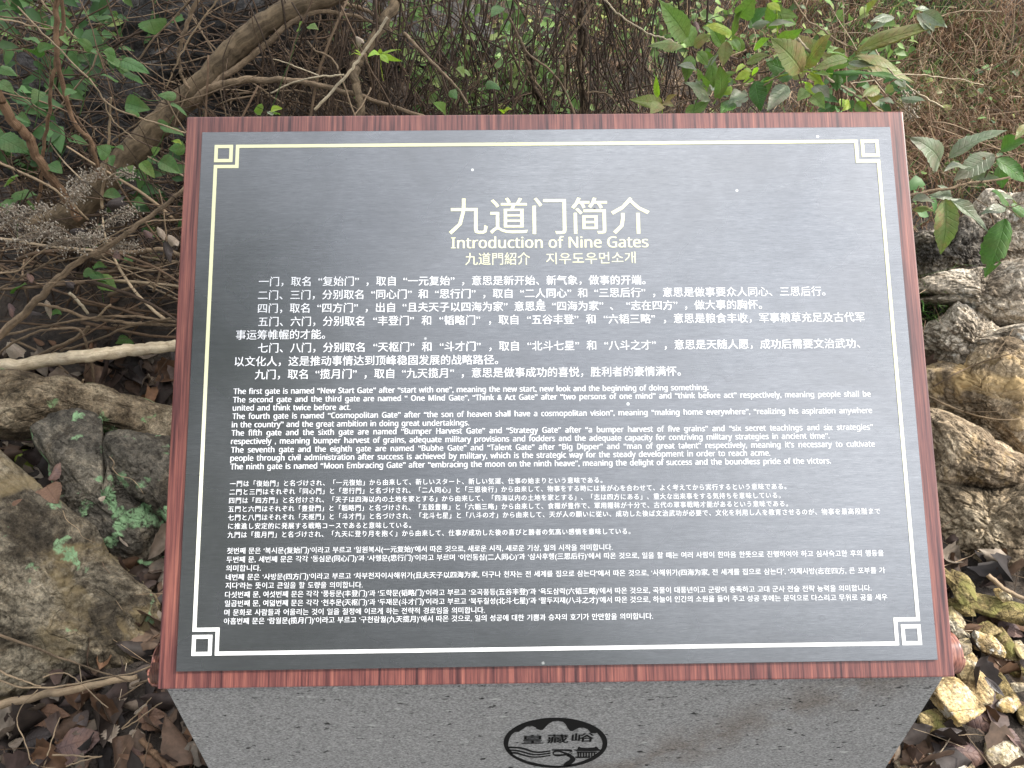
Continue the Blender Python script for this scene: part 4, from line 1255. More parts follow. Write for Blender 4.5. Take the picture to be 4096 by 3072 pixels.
tangle('dead_twigs', 'thicker dead sticks lying every way behind the flower heads', 70, (-1.5, -.45, 1.7, 1.95), lambda r, n: r.normal(size=(n, 3)) * [1, .2, .4] + [0, 0, .1], (.25, .7), (.003, .0058), ST[:3] + BR, 43, .05, 12, 0, .03, .34, 6)
tangle('dead_twigs', 'sparse thin twigs crossing the dry grass at upper right', 130, (.7, 2.6, 1.9, 3.2), lambda r, n: r.normal(size=(n, 3)) * [1, .3, .5], (.3, .9), (.001, .0026), BR + ST, 39, .06, 12, 0, .03, .4)
tangle('dead_twigs', 'fine dry twigs scattered over the leaf litter', 260, (-1.5, 1.8, .45, 1.3), lambda r, n: r.normal(size=(n, 3)) * [1, 1, .12], (.06, .3), (.0006, .0018), ST + BR, 41, .06, 8, 0, .015, .05)

# ================================================================== TRUNKS, BRANCHES AND STICKS THAT STAND OUT
BK_TR = bark_mat('trunk_bark', (.055, .04, .026), (.19, .14, .088))
BK_BR = bark_mat('brown_bark', (.10, .07, .045), (.30, .22, .145))
BK_RED = bark_mat('reddish_bark', (.10, .055, .032), (.26, .165, .10), .8)
BK_PALE = bark_mat('pale_wood', (.26, .20, .13), (.56, .48, .35), .9, .7, .6)
BK_STR = bark_mat('straw_stalk', (.17, .12, .075), (.36, .27, .175), .7, .6, .4)
BK_DK = bark_mat('dark_vine', (.025, .018, .013), (.09, .062, .042))
def line(fn, pts, Y):
    """points of a stem: photo points with a distance each, or one for all"""
    n = len(pts)
    Ys = np.interp(np.linspace(0, 1, n), np.linspace(0, 1, len(Y)), Y) if isinstance(Y, (list, tuple)) else [Y] * n
    return np.array([at(*fn(*p), yy) for p, yy in zip(pts, Ys)])
def stem(name, cat, lab, fn, pts, Y, w0, w1, mat, sides=8, n=None, wob=.0015, group='branches and sticks around the sign', parent=None, seed=None, knob=.06):
    P = line(fn, pts, Y)
    s = dist(P[len(P) // 2]) / 3000 / 2.16 / 2
    mb = MB()
    sd = seed if seed is not None else abs(hash(str(pts[0]))) % 97 if False else int(sum(pts[0]) + sum(pts[-1])) % 97
    Q = branch(mb, P, w0 * s, w1 * s, n or max(16, 9 * len(pts)), sides, wob, sd, knob)
    if parent is not None:
        o = mb.build(name, mat, parent, wloc=tuple(np.array(P[0]) - np.array(parent.location)), origin=P[0])
        return o, Q
    o = mb.build(name, mat, None, wloc=tuple(P[0]), origin=P[0])
    tag(o, lab, cat, group)
    return o, Q
def gline(fn, pts, z):
    n = len(pts)
    zs = np.interp(np.linspace(0, 1, n), np.linspace(0, 1, len(z)), z)
    out = []
    for p, zz in zip(pts, zs):
        q = gz(*fn(*p), zz)
        h, _ = surf(*fn(*p), .02)
        out.append(h if h[2] > q[2] - .0 else q)
    return np.array(out)
def gstem(name, cat, lab, fn, pts, z, w0, w1, mat, sides=8, n=30, wob=.001, knob=.06):
    P = gline(fn, pts, z)
    s = dist(P[len(P) // 2]) / 3000 / 2.16 / 2
    mb = MB()
    branch(mb, P, w0 * s, w1 * s, n, sides, wob, int(sum(pts[0])) % 97, knob)
    o = mb.build(name, mat, None, wloc=tuple(P[0]), origin=P[0])
    return tag(o, lab, cat, 'branches and sticks around the sign')
def bundle(fn, pts, Y, w_, lab, seed):
    P = crom(line(fn, pts, Y), 40)
    s = dist(P[20]) / 3000 / 2.16
    r = np.random.default_rng(seed)
    root = empty('vine_bundle', tuple(P[-1]), lab, 'vines', 'branches and sticks around the sign')
    for k in range(11):
        u = np.linspace(0, 1, 40)
        ph, fr = r.uniform(0, 6.3), r.uniform(2, 7)
        rd = w_ * s * .5 * r.uniform(.3, 1.2)
        off = np.stack([np.cos(ph + fr * u), np.sin(ph + fr * u) * .6, np.zeros(40)], 1) * rd * (.7 + .5 * np.sin(u * 7 + ph))[:, None]
        off = off + .004 * np.stack([fbm(np.stack([u * 14, np.full(40, k * 3.), np.full(40, seed * 5.)], 1), q, 3) for q in (1, 2, 3)], 1)
        mb = MB()
        tubes(mb, (P + off)[None], np.linspace(1, .8, 40)[None] * r.uniform(.0016, .0042), 6)
        mb.build('stem', BK_DK if k % 3 else BK_BR, root, wloc=(0, 0, 0), origin=P[-1])
# thick leaning tree
T0 = at(*z1(380, 1750), 2.05)
tree = empty('leaning_tree', tuple(T0), 'thick brown trunk leaning up to the right across the upper left', 'tree')
stem('trunk', None, None, z1, [(300, 2000), (620, 1830), (900, 1560), (1130, 1340), (1330, 1110), (1560, 900), (1780, 700), (2010, 450), (2260, 230), (2560, 60), (2900, -60), (3400, -260)], [1.95, 2.1], 270, 150, BK_TR, 20, 110, .004, parent=tree, knob=.018)
stem('branch', None, None, z1, [(1640, 900), (1800, 770), (2000, 705), (2250, 690), (2530, 695), (2750, 740), (3000, 800), (3260, 880), (3600, 990), (3800, 1060)], [2.0, 1.9], 70, 26, BK_BR, 12, 80, .003, parent=tree)
stem('branch', None, None, z1, [(1830, 740), (2000, 620), (2200, 480), (2420, 280), (2600, 140), (2820, 95), (3050, 130), (3230, 190)], [2.0, 2.1], 60, 26, BK_BR, 12, 70, .003, parent=tree)
stem('branch', None, None, z1, [(1640, 770), (1570, 650), (1545, 500), (1570, 330), (1630, 160), (1700, 0), (1740, -120)], [1.98, 2.0], 30, 36, BK_BR, 10, 60, .002, parent=tree)
# second stem behind the board, wrapped by vines
stem('woody_vine', 'branch', 'grey brown stem rising behind the board and leaning right, wound with thin vines', z2, [(890, 1150), (900, 960), (890, 800), (850, 650), (870, 560), (960, 430), (1060, 260), (1140, 120), (1220, 0), (1280, -100)], [1.85, 2.1], 62, 95, BK_TR, 14, 80, .004)
stem('stick', 'stick', 'pale bare stick leaning against the vine wound stem', z2, [(500, 950), (620, 830), (740, 700), (830, 590), (920, 470), (1030, 310), (1140, 145)], [1.8, 1.88], 26, 24, BK_PALE, 8)
stem('stick', 'stick', 'thin forked pale twig left of the vine wound stem', z2, [(130, 805), (330, 710), (540, 665), (760, 645)], 1.82, 14, 16, BK_PALE, 6)
stem('stick', 'stick', 'pale twig reaching down right to meet the forked one', z2, [(150, 510), (330, 570), (540, 655)], 1.84, 8, 12, BK_PALE, 6)
stem('woody_vine', 'branch', 'brown stem slanting down right through the dark vines', z2, [(1280, 290), (1380, 390), (1500, 520), (1640, 660), (1750, 780), (1830, 900)], [1.95, 1.8], 34, 20, BK_BR, 8)
stem('woody_vine', 'branch', 'straight dark upright stem right of the vine wound one', z2, [(1160, 1050), (1150, 850), (1125, 680), (1105, 520), (1060, 360)], 1.9, 20, 14, BK_DK, 6)
stem('woody_vine', 'branch', 'dark brown stem curving over the top between trunk and vine wound stem', z2, [(640, -20), (800, 40), (950, 90), (1050, 150), (1180, 280)], 2.2, 40, 26, BK_BR, 8)
# left side
stem('bent_branch', 'branch', 'thick reddish branch bending down at the left edge', z1, [(-120, 640), (0, 850), (130, 1060), (260, 1230), (380, 1450), (520, 1640), (700, 1900)], [1.72, 1.8], 80, 72, BK_RED, 14, 60, .004)
stem('woody_vine', 'branch', 'long brown vine dropping from the top and curving right', z1, [(485, -80), (483, 150), (488, 400), (505, 580), (560, 800), (610, 990), (690, 1120), (790, 1230), (835, 1400), (860, 1560)], [1.85, 1.8], 42, 34, BK_RED, 10, 70, .003)
stem('woody_vine', 'branch', 'straight brown stem running down from the long vine', z1, [(545, -60), (545, 200), (500, 450), (460, 650), (425, 880), (400, 1100), (375, 1290), (350, 1560), (330, 1800)], [1.88, 1.82], 30, 30, BK_RED, 8, 60, .003)
stem('stick', 'stick', 'upright pale twig forking near its middle at the upper left', z1, [(960, 840), (950, 1010), (940, 1200), (915, 1420), (885, 1660), (880, 1800)], 1.78, 18, 28, BK_STR, 7)
stem('stick', 'stick', 'long thin twig rising right from the forked pale twig', z1, [(960, 1215), (1150, 1090), (1400, 940), (1650, 850), (1950, 755), (2212, 650)], [1.78, 1.86], 14, 8, BK_BR, 6)
stem('stick', 'stick', 'straw coloured stalk crossing the upper left diagonally', z1, [(150, 60), (350, 270), (500, 410), (640, 560), (780, 690), (890, 850), (1000, 940), (1250, 1030), (1600, 1150)], [1.76, 1.7], 14, 15, BK_STR, 6, 60)
stem('stick', 'stick', 'straw coloured stalk curving down from the diagonal one', z1, [(890, 850), (940, 980), (1000, 1070), (1100, 1150), (1180, 1220)], 1.76, 14, 8, BK_STR, 6)
stem('stick', 'stick', 'pale twig from the left edge under the first leaves', z1, [(-30, 155), (150, 190), (300, 230), (460, 252)], 1.9, 14, 12, BK_STR, 6)
stem('stick', 'stick', 'brown twig sloping from the top centre of the upper left corner', z1, [(330, -20), (450, 110), (560, 220), (650, 325)], 1.88, 20, 10, BK_STR, 6)
stem('stick', 'stick', 'slim tan stem rising to the upper right beside the trunk', z1, [(1440, 760), (1520, 560), (1600, 400), (1720, 200), (1900, -20)], 1.92, 12, 14, BK_STR, 6)
stem('stick', 'stick', 'dark straight twig from the top to the round leaves', z1, [(1190, 530), (1330, 330), (1480, 180), (1640, 0)], 1.9, 16, 16, BK_BR, 6)
stem('stick', 'stick', 'pale pair of twigs low at the left edge', z1, [(-20, 1395), (200, 1500), (400, 1590), (620, 1760), (760, 1900)], [1.66, 1.7], 24, 18, BK_STR, 7)
stem('pale_log', 'log', 'pale barkless log lying level just above the left boulders', zl1, [(-80, 1500), (150, 1500), (400, 1455), (640, 1425), (850, 1400), (1050, 1375), (1250, 1355), (1500, 1330), (1750, 1290)], [1.52, 1.60], 120, 100, BK_PALE, 16, 70, .003, knob=.1)
stem('branch', 'branch', 'grey brown branch climbing from the left edge to the board', zl1, [(-40, 1290), (150, 1110), (330, 930), (500, 740), (700, 590), (900, 480), (1100, 350), (1280, 220), (1540, 10), (1700, -140)], [1.55, 1.64], 70, 26, BK_BR, 12, 80, .003)
stem('branch', 'branch', 'bent grey branch across the dried flower heads', zl1, [(830, 560), (1000, 530), (1200, 515), (1400, 495), (1600, 560)], 1.76, 44, 36, BK_BR, 10)
stem('stick', 'stick', 'golden straw stalk curving up to the board edge', zl1, [(800, 470), (950, 390), (1150, 290), (1350, 245), (1620, 245)], 1.68, 16, 12, BK_STR, 7)
stem('stick', 'stick', 'long drooping tan stalk from the left edge under the flower heads', zl1, [(-20, 700), (150, 680), (300, 560), (420, 480), (560, 390)], 1.62, 16, 10, BK_STR, 6)
stem('stick', 'stick', 'curved brown stick meeting the upper end of the fork of dead sticks', zl1, [(0, 840), (200, 730), (400, 620), (620, 480)], 1.66, 22, 12, BK_BR, 6)
stem('stick', 'stick', 'forked dead stick pointing right below the climbing branch', zl1, [(260, 960), (420, 985), (600, 1030), (760, 1090), (950, 1110), (1200, 1140), (1540, 1150)], [1.62, 1.7], 26, 30, BK_BR, 8)
stem('stick', 'stick', 'long dead stick arching level towards the board', zl1, [(-20, 1250), (300, 1180), (600, 1120), (850, 1085), (1100, 1075), (1300, 1090), (1560, 1130)], [1.62, 1.7], 20, 24, BK_BR, 8)
stem('stick', 'stick', 'hooked stick whose long end droops over the pale log', zl1, [(-20, 1410), (150, 1280), (350, 1200), (520, 1180), (680, 1190), (740, 1300), (780, 1420), (800, 1540), (820, 1680)], [1.6, 1.6], 20, 24, BK_BR, 8, 70)
stem('stick', 'stick', 'knotty brown stick under the hooked one', zl1, [(200, 1480), (420, 1370), (600, 1290), (740, 1200), (760, 1160)], 1.68, 30, 34, BK_BR, 8)
stem('stick', 'stick', 'brown stick slanting from the knot up to the right', zl1, [(520, 1370), (700, 1320), (900, 1250), (1120, 1160), (1500, 1080)], 1.69, 22, 20, BK_BR, 8)
stem('stick', 'stick', 'short pale snapped stick standing near the fork', zl1, [(850, 1075), (900, 1020), (955, 975)], 1.66, 18, 20, BK_STR, 6)
stem('stick', 'stick', 'thick pale snapped stub slanting to the fork', zl1, [(600, 870), (680, 950), (760, 1050)], 1.68, 26, 26, BK_PALE, 7)
stem('stick', 'stick', 'thin stem crossing from the flower heads down to the board', zl1, [(780, 460), (950, 590), (1150, 700), (1350, 800), (1560, 900)], 1.68, 10, 8, BK_STR, 6)
stem('stick', 'stick', 'brown root like twig hanging from the log near the board', zl2, [(1330, -20), (1400, 80), (1440, 150), (1400, 270), (1390, 360), (1420, 470), (1470, 560)], 1.66, 18, 12, BK_BR, 7)
stem('stick', 'stick', 'curved golden stalk on the tan boulder at the left edge', zl2, [(-20, 200), (100, 210), (250, 180), (400, 120), (560, 80), (665, 55)], 1.58, 10, 9, BK_STR, 6)
stem('stick', 'stick', 'pale twig end hanging over the tan boulder', zl2, [(720, -40), (680, 60), (650, 150), (640, 230)], 1.58, 18, 10, BK_STR, 6)
gstem('stick', 'stick', 'wavy orange rootlet across the lichen boulder', zl2, [(945, 625), (990, 680), (975, 730), (1030, 790), (1120, 815), (1190, 870), (1240, 950)], [.02, .02], 8, 6, BK_STR, 6)
gstem('stick', 'stick', 'fine stalk lying on the large brown boulder', zl2, [(540, 1090), (580, 1180), (660, 1240), (720, 1320), (820, 1368)], [.02, .02], 7, 5, BK_STR, 5)
# litter sticks
gstem('dead_pole', 'stick', 'pale flattened pole lying on the litter below the large boulder', zl3, [(-150, 1140), (100, 1090), (350, 1035), (600, 990), (800, 950), (1000, 905), (1180, 870)], [.07, .09], 78, 50, BK_STR, 12, 40, .002)
gstem('stick', 'stick', 'long tan stalk curving up from the pole to the rod end', zl3, [(-20, 900), (150, 955), (350, 965), (600, 945), (850, 890), (1100, 850), (1330, 770)], [.12, .16], 16, 14, BK_STR, 7)
gstem('stick', 'stick', 'dark straight stem crossing the large boulder down to the right', zl3, [(-30, 505), (250, 600), (500, 700), (800, 800), (1130, 920)], [.32, .14], 24, 12, BK_BR, 7)
gstem('stick', 'stick', 'short pale stalk above the pole at the left edge', zl3, [(-20, 815), (100, 870), (220, 910), (350, 955)], [.16, .13], 18, 12, BK_STR, 6)
gstem('stick', 'stick', 'looping thin tan stalk over the pole', zl3, [(370, 880), (450, 850), (570, 840), (650, 890), (720, 950), (860, 1080), (930, 1140)], [.15, .1], 12, 8, BK_STR, 6)
gstem('stick', 'stick', 'curly tendril dropping from the pole', zl3, [(320, 985), (220, 1080), (160, 1180), (150, 1300), (210, 1420), (270, 1590), (330, 1640), (520, 1665)], [.12, .06], 10, 9, BK_STR, 6, 50)
gstem('stick', 'stick', 'thin upright stalk in the middle of the left litter', zl3, [(370, 1660), (420, 1520), (470, 1350), (520, 1220)], [.06, .1], 12, 9, BK_STR, 6)
gstem('stick', 'stick', 'pink tan stick lying level at the bottom of the litter', zl3, [(450, 1545), (600, 1548), (750, 1560), (870, 1560)], [.06, .06], 18, 14, BK_STR, 6)
gstem('stick', 'stick', 'pale thin stalk below the pink tan stick', zl3, [(570, 1645), (700, 1600), (880, 1560)], [.07, .06], 14, 12, BK_STR, 6)
gstem('stick', 'stick', 'rough reddish brown stick running under the pedestal', zl3, [(1220, 1420), (1290, 1490), (1370, 1570), (1480, 1660), (1560, 1740)], [.05, .04], 50, 62, BK_RED, 10, 30, .003, .12)
gstem('stick', 'stick', 'thin straight stalk running up to the pedestal side', zl3, [(1050, 1330), (1150, 1270), (1270, 1180), (1400, 1090)], [.07, .1], 12, 10, BK_STR, 6)
gstem('stick', 'stick', 'second thin stalk close beside the one at the pedestal side', zl3, [(1050, 1320), (1180, 1200), (1310, 1050)], [.08, .12], 14, 8, BK_STR, 6)
gstem('stick', 'stick', 'short level grey stick under the board corner', zl3, [(1140, 950), (1230, 915), (1310, 895)], [.1, .12], 22, 18, BK_BR, 7)
gstem('stick', 'stick', 'broad tan strip of bark crossing the upper right litter', zr3, [(1900, -10), (1960, 50), (2040, 110), (2130, 160), (2260, 210)], [.13, .11], 44, 34, BK_STR, 8)
gstem('stick', 'stick', 'thin pale stalk under the golden stones', zr3, [(1520, 1390), (1650, 1378), (1780, 1370), (1920, 1390)], [.04, .05], 9, 7, BK_STR, 6)
# right side
stem('stick', 'stick', 'long pale twig arching from the top centre to the first big leaf', z3, [(800, -10), (870, 80), (950, 150), (1050, 215), (1180, 290), (1300, 330), (1430, 372)], [1.6, 1.55], 16, 14, BK_PALE, 7)
stem('stick', 'stick', 'bent brown twig standing at the left of the dry grass', z3, [(540, 990), (500, 880), (460, 780), (455, 560), (475, 400), (530, 290), (600, 200), (700, 30)], [1.8, 1.85], 20, 16, BK_BR, 7)
stem('stick', 'stick', 'long diagonal brown twig from the left of the dry grass', z3, [(-20, 160), (60, 320), (150, 470), (300, 580), (400, 690), (480, 830), (540, 990)], [1.85, 1.8], 22, 18, BK_BR, 7)
bundle(z3, [(600, -40), (590, 150), (600, 330), (580, 500), (600, 700), (620, 860), (600, 1050)], 1.86, 70, 'bundle of dark twisted stems standing behind the board centre', 1)
bundle(z3, [(130, 420), (150, 560), (180, 720), (230, 870), (260, 1050)], 1.86, 80, 'second bundle of dark twisted stems left of the tall one', 2)
stem('stick', 'stick', 'arched twig rising from behind the board to the right plant', z3, [(1270, 1000), (1400, 920), (1560, 865), (1750, 855), (1950, 860), (2100, 800), (2230, 700)], [1.45, 1.5], 14, 10, BK_BR, 7)
stem('stick', 'stick', 'small bent twig low between grass and board', z3, [(650, 800), (760, 795), (850, 830), (900, 900), (970, 990)], 1.7, 14, 10, BK_BR, 6)
stem('stick', 'stick', 'pale stalk sloping down right out of the top of the leafy plant', z4, [(210, -20), (290, 110), (360, 190), (480, 260), (600, 350), (750, 440), (830, 500)], [1.5, 1.55], 18, 12, BK_STR, 7)
stem('stick', 'stick', 'long pale twig ending in the dry grass right of the plant', z4, [(900, 390), (980, 520), (1080, 640), (1200, 740), (1350, 840), (1510, 925)], [1.6, 1.5], 14, 14, BK_PALE, 7)
stem('stick', 'stick', 'dark thin twig running from the plant to the board corner', z4, [(590, 350), (760, 430), (840, 530), (950, 710), (1050, 830), (1180, 940), (1280, 1020)], [1.55, 1.4], 12, 8, BK_BR, 6)
stem('stick', 'stick', 'tan stalk running down to the top edge of the board', z4, [(700, 710), (780, 790), (880, 880), (985, 965)], 1.42, 18, 16, BK_STR, 7)
stem('stick', 'stick', 'slim pale stalk reaching far right over the dry grass', z4, [(700, 720), (900, 700), (1100, 650), (1300, 645), (1500, 670), (1700, 695), (1860, 735)], [1.5, 1.6], 10, 9, BK_PALE, 6)
stem('stick', 'stick', 'straight pale stalk rising from the big mottled leaf', z4, [(500, 290), (560, 160), (620, 20), (640, -60)], 1.7, 10, 10, BK_STR, 6)
stem('stick', 'stick', 'thick pale stalk through the heart of the leafy plant', z4, [(250, 330), (350, 440), (430, 580), (560, 700), (720, 800), (830, 875)], 1.42, 26, 18, BK_PALE, 8)
stem('stick', 'stick', 'pale curved stalk in front of the leaves left of the corner', z4, [(-40, 740), (80, 660), (160, 590), (230, 520), (280, 460)], 1.38, 12, 10, BK_STR, 6)
stem('stick', 'stick', 'arched dry stem in the far right grass', z4, [(1700, 290), (1770, 360), (1790, 460), (1785, 560)], 2.2, 14, 10, BK_STR, 6)
stem('stick', 'stick', 'straight pale twig at the top right reaching right', z4, [(1490, 140), (1650, 100), (1850, 98), (2020, 102)], 2.0, 10, 10, BK_STR, 6)
stem('stick', 'stick', 'brown cane passing under the right hand leaves', z4, [(1200, 1700), (1350, 1660), (1550, 1630), (1750, 1580), (1950, 1560), (2230, 1500)], [1.42, 1.5], 26, 20, BK_BR, 8)
gstem('stick', 'stick', 'forked brown twig leaning on the orange brown boulder', zr1, [(1430, 1680), (1600, 1580), (1750, 1510), (1940, 1440), (2120, 1390)], [.02, .02], 16, 10, BK_BR, 7)
gstem('stick', 'stick', 'short arm of the forked twig on the boulder', zr1, [(1940, 1440), (2020, 1330), (2080, 1250), (2120, 1180)], [.02, .02], 10, 6, BK_BR, 6)
gstem('stick', 'stick', 'pale straw stalk lying along the dark crack at right', zr2, [(1380, 100), (1500, 160), (1680, 235), (1850, 285), (2020, 310), (2230, 300)], [.02, .02], 20, 10, BK_STR, 7)
gstem('stick', 'stick', 'fine twig branching up from the straw stalk at right', zr2, [(1690, 235), (1950, 240), (2100, 190), (2230, 130)], [.02, .02], 8, 6, BK_BR, 6)

# ================================================================== LEAFY PLANTS
GL_A = leaf_mat('green_leaf', (.13, .225, .05), (.17, .27, .08), (.20, .16, .07), .35, (.55, .6, .5), .32, .45, 9)
GL_B = leaf_mat('olive_leaf', (.20, .21, .07), (.16, .22, .07), (.24, .15, .07), .75, (.6, .8, .5), .25, .5, 9)
GL_C = leaf_mat('grey_green_leaf', (.17, .20, .125), (.14, .18, .105), (.21, .17, .13), .6, (.75, .95, .7), .2, .42, 9, .5)
GL_D = leaf_mat('dark_green_leaf', (.055, .14, .03), (.08, .17, .035), (.10, .11, .04), .4, (1.3, 1.35, 1.2), .25, .42, 8)
GL_Y = leaf_mat('bright_leaf', (.24, .42, .06), (.33, .42, .05), (.40, .34, .06), .4, (.7, .75, .6), .4, .45, 8)
GL_R = leaf_mat('nettle_leaf', (.065, .145, .042), (.085, .17, .05), (.12, .14, .05), .4, (.75, .8, .7), .3, .5, 7)
def plant(name, lab, cat, fn_leaves, stems, Yb, group=None, extra=0):
    """fn_leaves: (fn, base, tip, width, mat[, shape]); the leaves hang in front of the plant's own distance"""
    r = np.random.default_rng(len(lab))
    f0, b0 = fn_leaves[0][0], fn_leaves[0][1]
    P0 = at(*f0(*b0), Yb)
    root = empty(name, (float(P0[0]), float(P0[1]), terr1(P0[0], P0[1])), lab, cat, group)
    for (fn, pts, w0, w1, mt_, Y) in stems:
        stem('stem', None, None, fn, pts, Y, w0, w1, mt_, 7, None, .001, parent=root)
    for i, lf in enumerate(fn_leaves):
        fn, b_, t_, w_, mt_ = lf[:5]
        shape = lf[5] if len(lf) > 5 else 'lance'
        dy = lf[6] if len(lf) > 6 else r.uniform(-.07, .07)
        Y0 = Yb + dy
        B = at(*fn(*b_), Y0)
        Tt = at(*fn(*t_), Y0 - r.uniform(.0, .05))
        s = dist(B) / 3000 / 2.16
        leaf_obj(root, B, Tt, w_ * s * 1.3, mt_, 'leaf', shape, None, int(r.integers(1e6)), nu=16, nv=6, bend=r.uniform(.25, .8), fold=r.uniform(.1, .35), wave=.035, serr=.045, curl=r.uniform(-.15, .3), holes=lf[7] if len(lf) > 7 else 0)
    for j in range(extra):
        fn, b_, t_, w_, mt_ = fn_leaves[int(r.integers(len(fn_leaves)))][:5]
        k = r.uniform(.5, .9)
        sh = r.uniform(-90, 90, 2)
        ab = np.array(b_) + sh
        at_ = ab + (np.array(t_) - np.array(b_)) @ np.array([[math.cos(q_), math.sin(q_)], [-math.sin(q_), math.cos(q_)]]) * k if (q_ := r.uniform(-.8, .8)) is not None else 0
        Y0 = Yb + r.uniform(.04, .2)
        B = at(*fn(*ab), Y0)
        Tt = at(*fn(*at_), Y0 - r.uniform(-.03, .05))
        s = dist(B) / 3000 / 2.16
        leaf_obj(root, B, Tt, w_ * s * 1.0, mt_, 'leaf', 'lance', None, int(r.integers(1e6)), nu=10, nv=4, bend=r.uniform(.25, .9), fold=r.uniform(.1, .4), wave=.04, serr=.045)
    return root
G1 = 'broad leafed plants behind the sign'
plant('leafy_plant', 'large green leafy plant standing behind the right half of the board top', 'plant', [
    (z3, (1515, 325), (1265, 0), 160, GL_A), (z3, (1480, 400), (1170, 400), 95, GL_B), (z3, (1570, 400), (1720, 300), 85, GL_B),
    (z3, (1820, 400), (1690, 190), 120, GL_A), (z3, (1910, 290), (1660, 220), 85, GL_Y), (z3, (1545, 480), (1500, 710), 95, GL_A),
    (z3, (1660, 590), (1800, 470), 80, GL_C), (z3, (1710, 860), (1490, 710), 95, GL_C), (z3, (1740, 665), (1950, 630), 50, GL_A),
    (z3, (1760, 790), (1885, 700), 65, GL_Y), (z3, (1900, 300), (1990, 90), 120, GL_A), (z3, (1960, 150), (2100, -30), 120, GL_A),
    (z3, (2080, 210), (2230, 60), 110, GL_D), (z3, (1550, 980), (1710, 870), 85, GL_A), (z3, (1790, 850), (1790, 560), 120, GL_A),
    (z3, (2000, 440), (1900, 290), 80, GL_A), (z3, (2060, 625), (1925, 690), 60, GL_Y), (z3, (2100, 700), (2150, 960), 125, GL_D),
    (z3, (1850, 360), (1820, 580), 95, GL_B), (z3, (1600, 450), (1690, 570), 75, GL_A), (z3, (2070, 220), (2240, 190), 60, GL_C),
    (z3, (1910, 340), (1970, 450), 55, GL_A), (z3, (1900, 880), (1800, 990), 110, GL_D), (z3, (1990, 800), (1870, 900), 100, GL_C),
    (z3, (2090, 430), (2230, 330), 70, GL_Y), (z3, (2030, 540), (2230, 480), 90, GL_B), (z3, (1720, 560), (1740, 760), 90, GL_A),
    (z3, (1440, 560), (1600, 610), 60, GL_C), (z3, (1690, 760), (1590, 640), 60, GL_A)],
    [(z3, [(1550, 1000), (1600, 860), (1660, 700), (1700, 570), (1800, 420), (1900, 300), (1960, 170), (2020, 40)], 14, 10, GL_A, [1.42, 1.5]),
     (z3, [(1660, 1000), (1850, 860), (2050, 740), (2230, 640)], 16, 14, BK_BR, 1.46),
     (z3, [(1560, 420), (1700, 560), (1760, 720), (1800, 900), (1820, 1020)], 12, 16, BK_BR, 1.5),
     (z3, [(1700, 1000), (1900, 820), (2100, 640), (2230, 560)], 10, 10, BK_BR, 1.5)], 1.48, G1, 34)
plant('leafy_plant', 'spreading plant with long toothed leaves just left of the upper right board corner', 'plant', [
    (z4, (760, 450), (1545, 215), 135, GL_B), (z4, (770, 490), (1115, 605), 95, GL_B), (z4, (320, 580), (560, 285), 155, GL_B),
    (z4, (700, 520), (510, 455), 65, GL_A), (z4, (700, 555), (520, 580), 50, GL_A), (z4, (690, 510), (375, 610), 90, GL_B),
    (z4, (690, 545), (930, 575), 50, GL_C), (z4, (560, 640), (1165, 700), 60, GL_D), (z4, (290, 620), (20, 330), 210, GL_B),
    (z4, (230, 640), (-20, 540), 150, GL_D), (z4, (350, 640), (475, 735), 65, GL_Y), (z4, (400, 635), (540, 665), 50, GL_A),
    (z4, (590, 645), (590, 790), 75, GL_D), (z4, (400, 740), (530, 850), 100, GL_C), (z4, (1110, 690), (1185, 765), 60, GL_C),
    (z4, (1150, 850), (1365, 875), 70, GL_C), (z4, (950, 760), (810, 850), 80, GL_B), (z4, (170, 740), (-10, 960), 130, GL_C),
    (z4, (70, 110), (260, 150), 70, GL_A), (z4, (90, 250), (-10, 40), 110, GL_A), (z4, (0, 230), (230, 200), 60, GL_C),
    (z4, (850, 110), (960, -10), 80, GL_B), (z4, (1340, 100), (1545, 240), 80, GL_C), (z4, (1090, 150), (880, 190), 70, GL_C),
    (z4, (80, 340), (300, 250), 80, GL_A), (z4, (200, 560), (290, 640), 70, GL_Y), (z4, (960, 860), (1090, 900), 60, GL_C),
    (z4, (840, 870), (1000, 830), 70, GL_B), (z4, (1110, 860), (1200, 930), 60, GL_B), (z4, (380, 830), (490, 940), 90, GL_A),
    (z4, (700, 880), (640, 960), 60, GL_Y), (z4, (760, 890), (850, 960), 80, GL_A), (z4, (300, 500), (150, 620), 110, GL_A),
    (z4, (1010, 800), (1080, 740), 50, GL_C), (z4, (340, 790), (250, 870), 80, GL_A), (z4, (0, 30), (110, 100), 60, GL_Y)],
    [(z4, [(-40, 710), (130, 650), (300, 620), (550, 640), (720, 610), (860, 590)], 14, 8, GL_Y, 1.4),
     (z4, [(110, 500), (85, 350), (80, 200), (70, 80), (20, -20)], 12, 10, GL_Y, 1.42),
     (z4, [(130, 540), (300, 580), (440, 620), (560, 640)], 10, 9, GL_Y, 1.42),
     (z4, [(110, 120), (160, 280), (200, 420), (250, 600)], 9, 9, GL_A, 1.45),
     (z4, [(690, 550), (760, 480), (860, 400)], 12, 9, GL_B, 1.45),
     (z4, [(100, 520), (200, 560), (260, 640), (300, 780), (270, 980)], 12, 14, BK_BR, 1.45),
     (z4, [(620, 640), (640, 800), (620, 980)], 9, 10, BK_DK, 1.48)], 1.44, G1, 40)
plant('leafy_sprig', 'low sprig of four yellowing olive leaves rising behind the board top', 'plant', [
    (z3, (1290, 895), (1010, 860), 95, GL_B), (z3, (1290, 900), (1195, 985), 100, GL_B), (z3, (1300, 905), (1430, 820), 65, GL_B),
    (z3, (1290, 910), (1400, 920), 55, GL_B), (z3, (1260, 840), (1245, 650), 45, GL_Y)],
    [(z3, [(1295, 1010), (1290, 900), (1260, 840)], 9, 6, GL_Y, 1.3)], 1.3, G1)
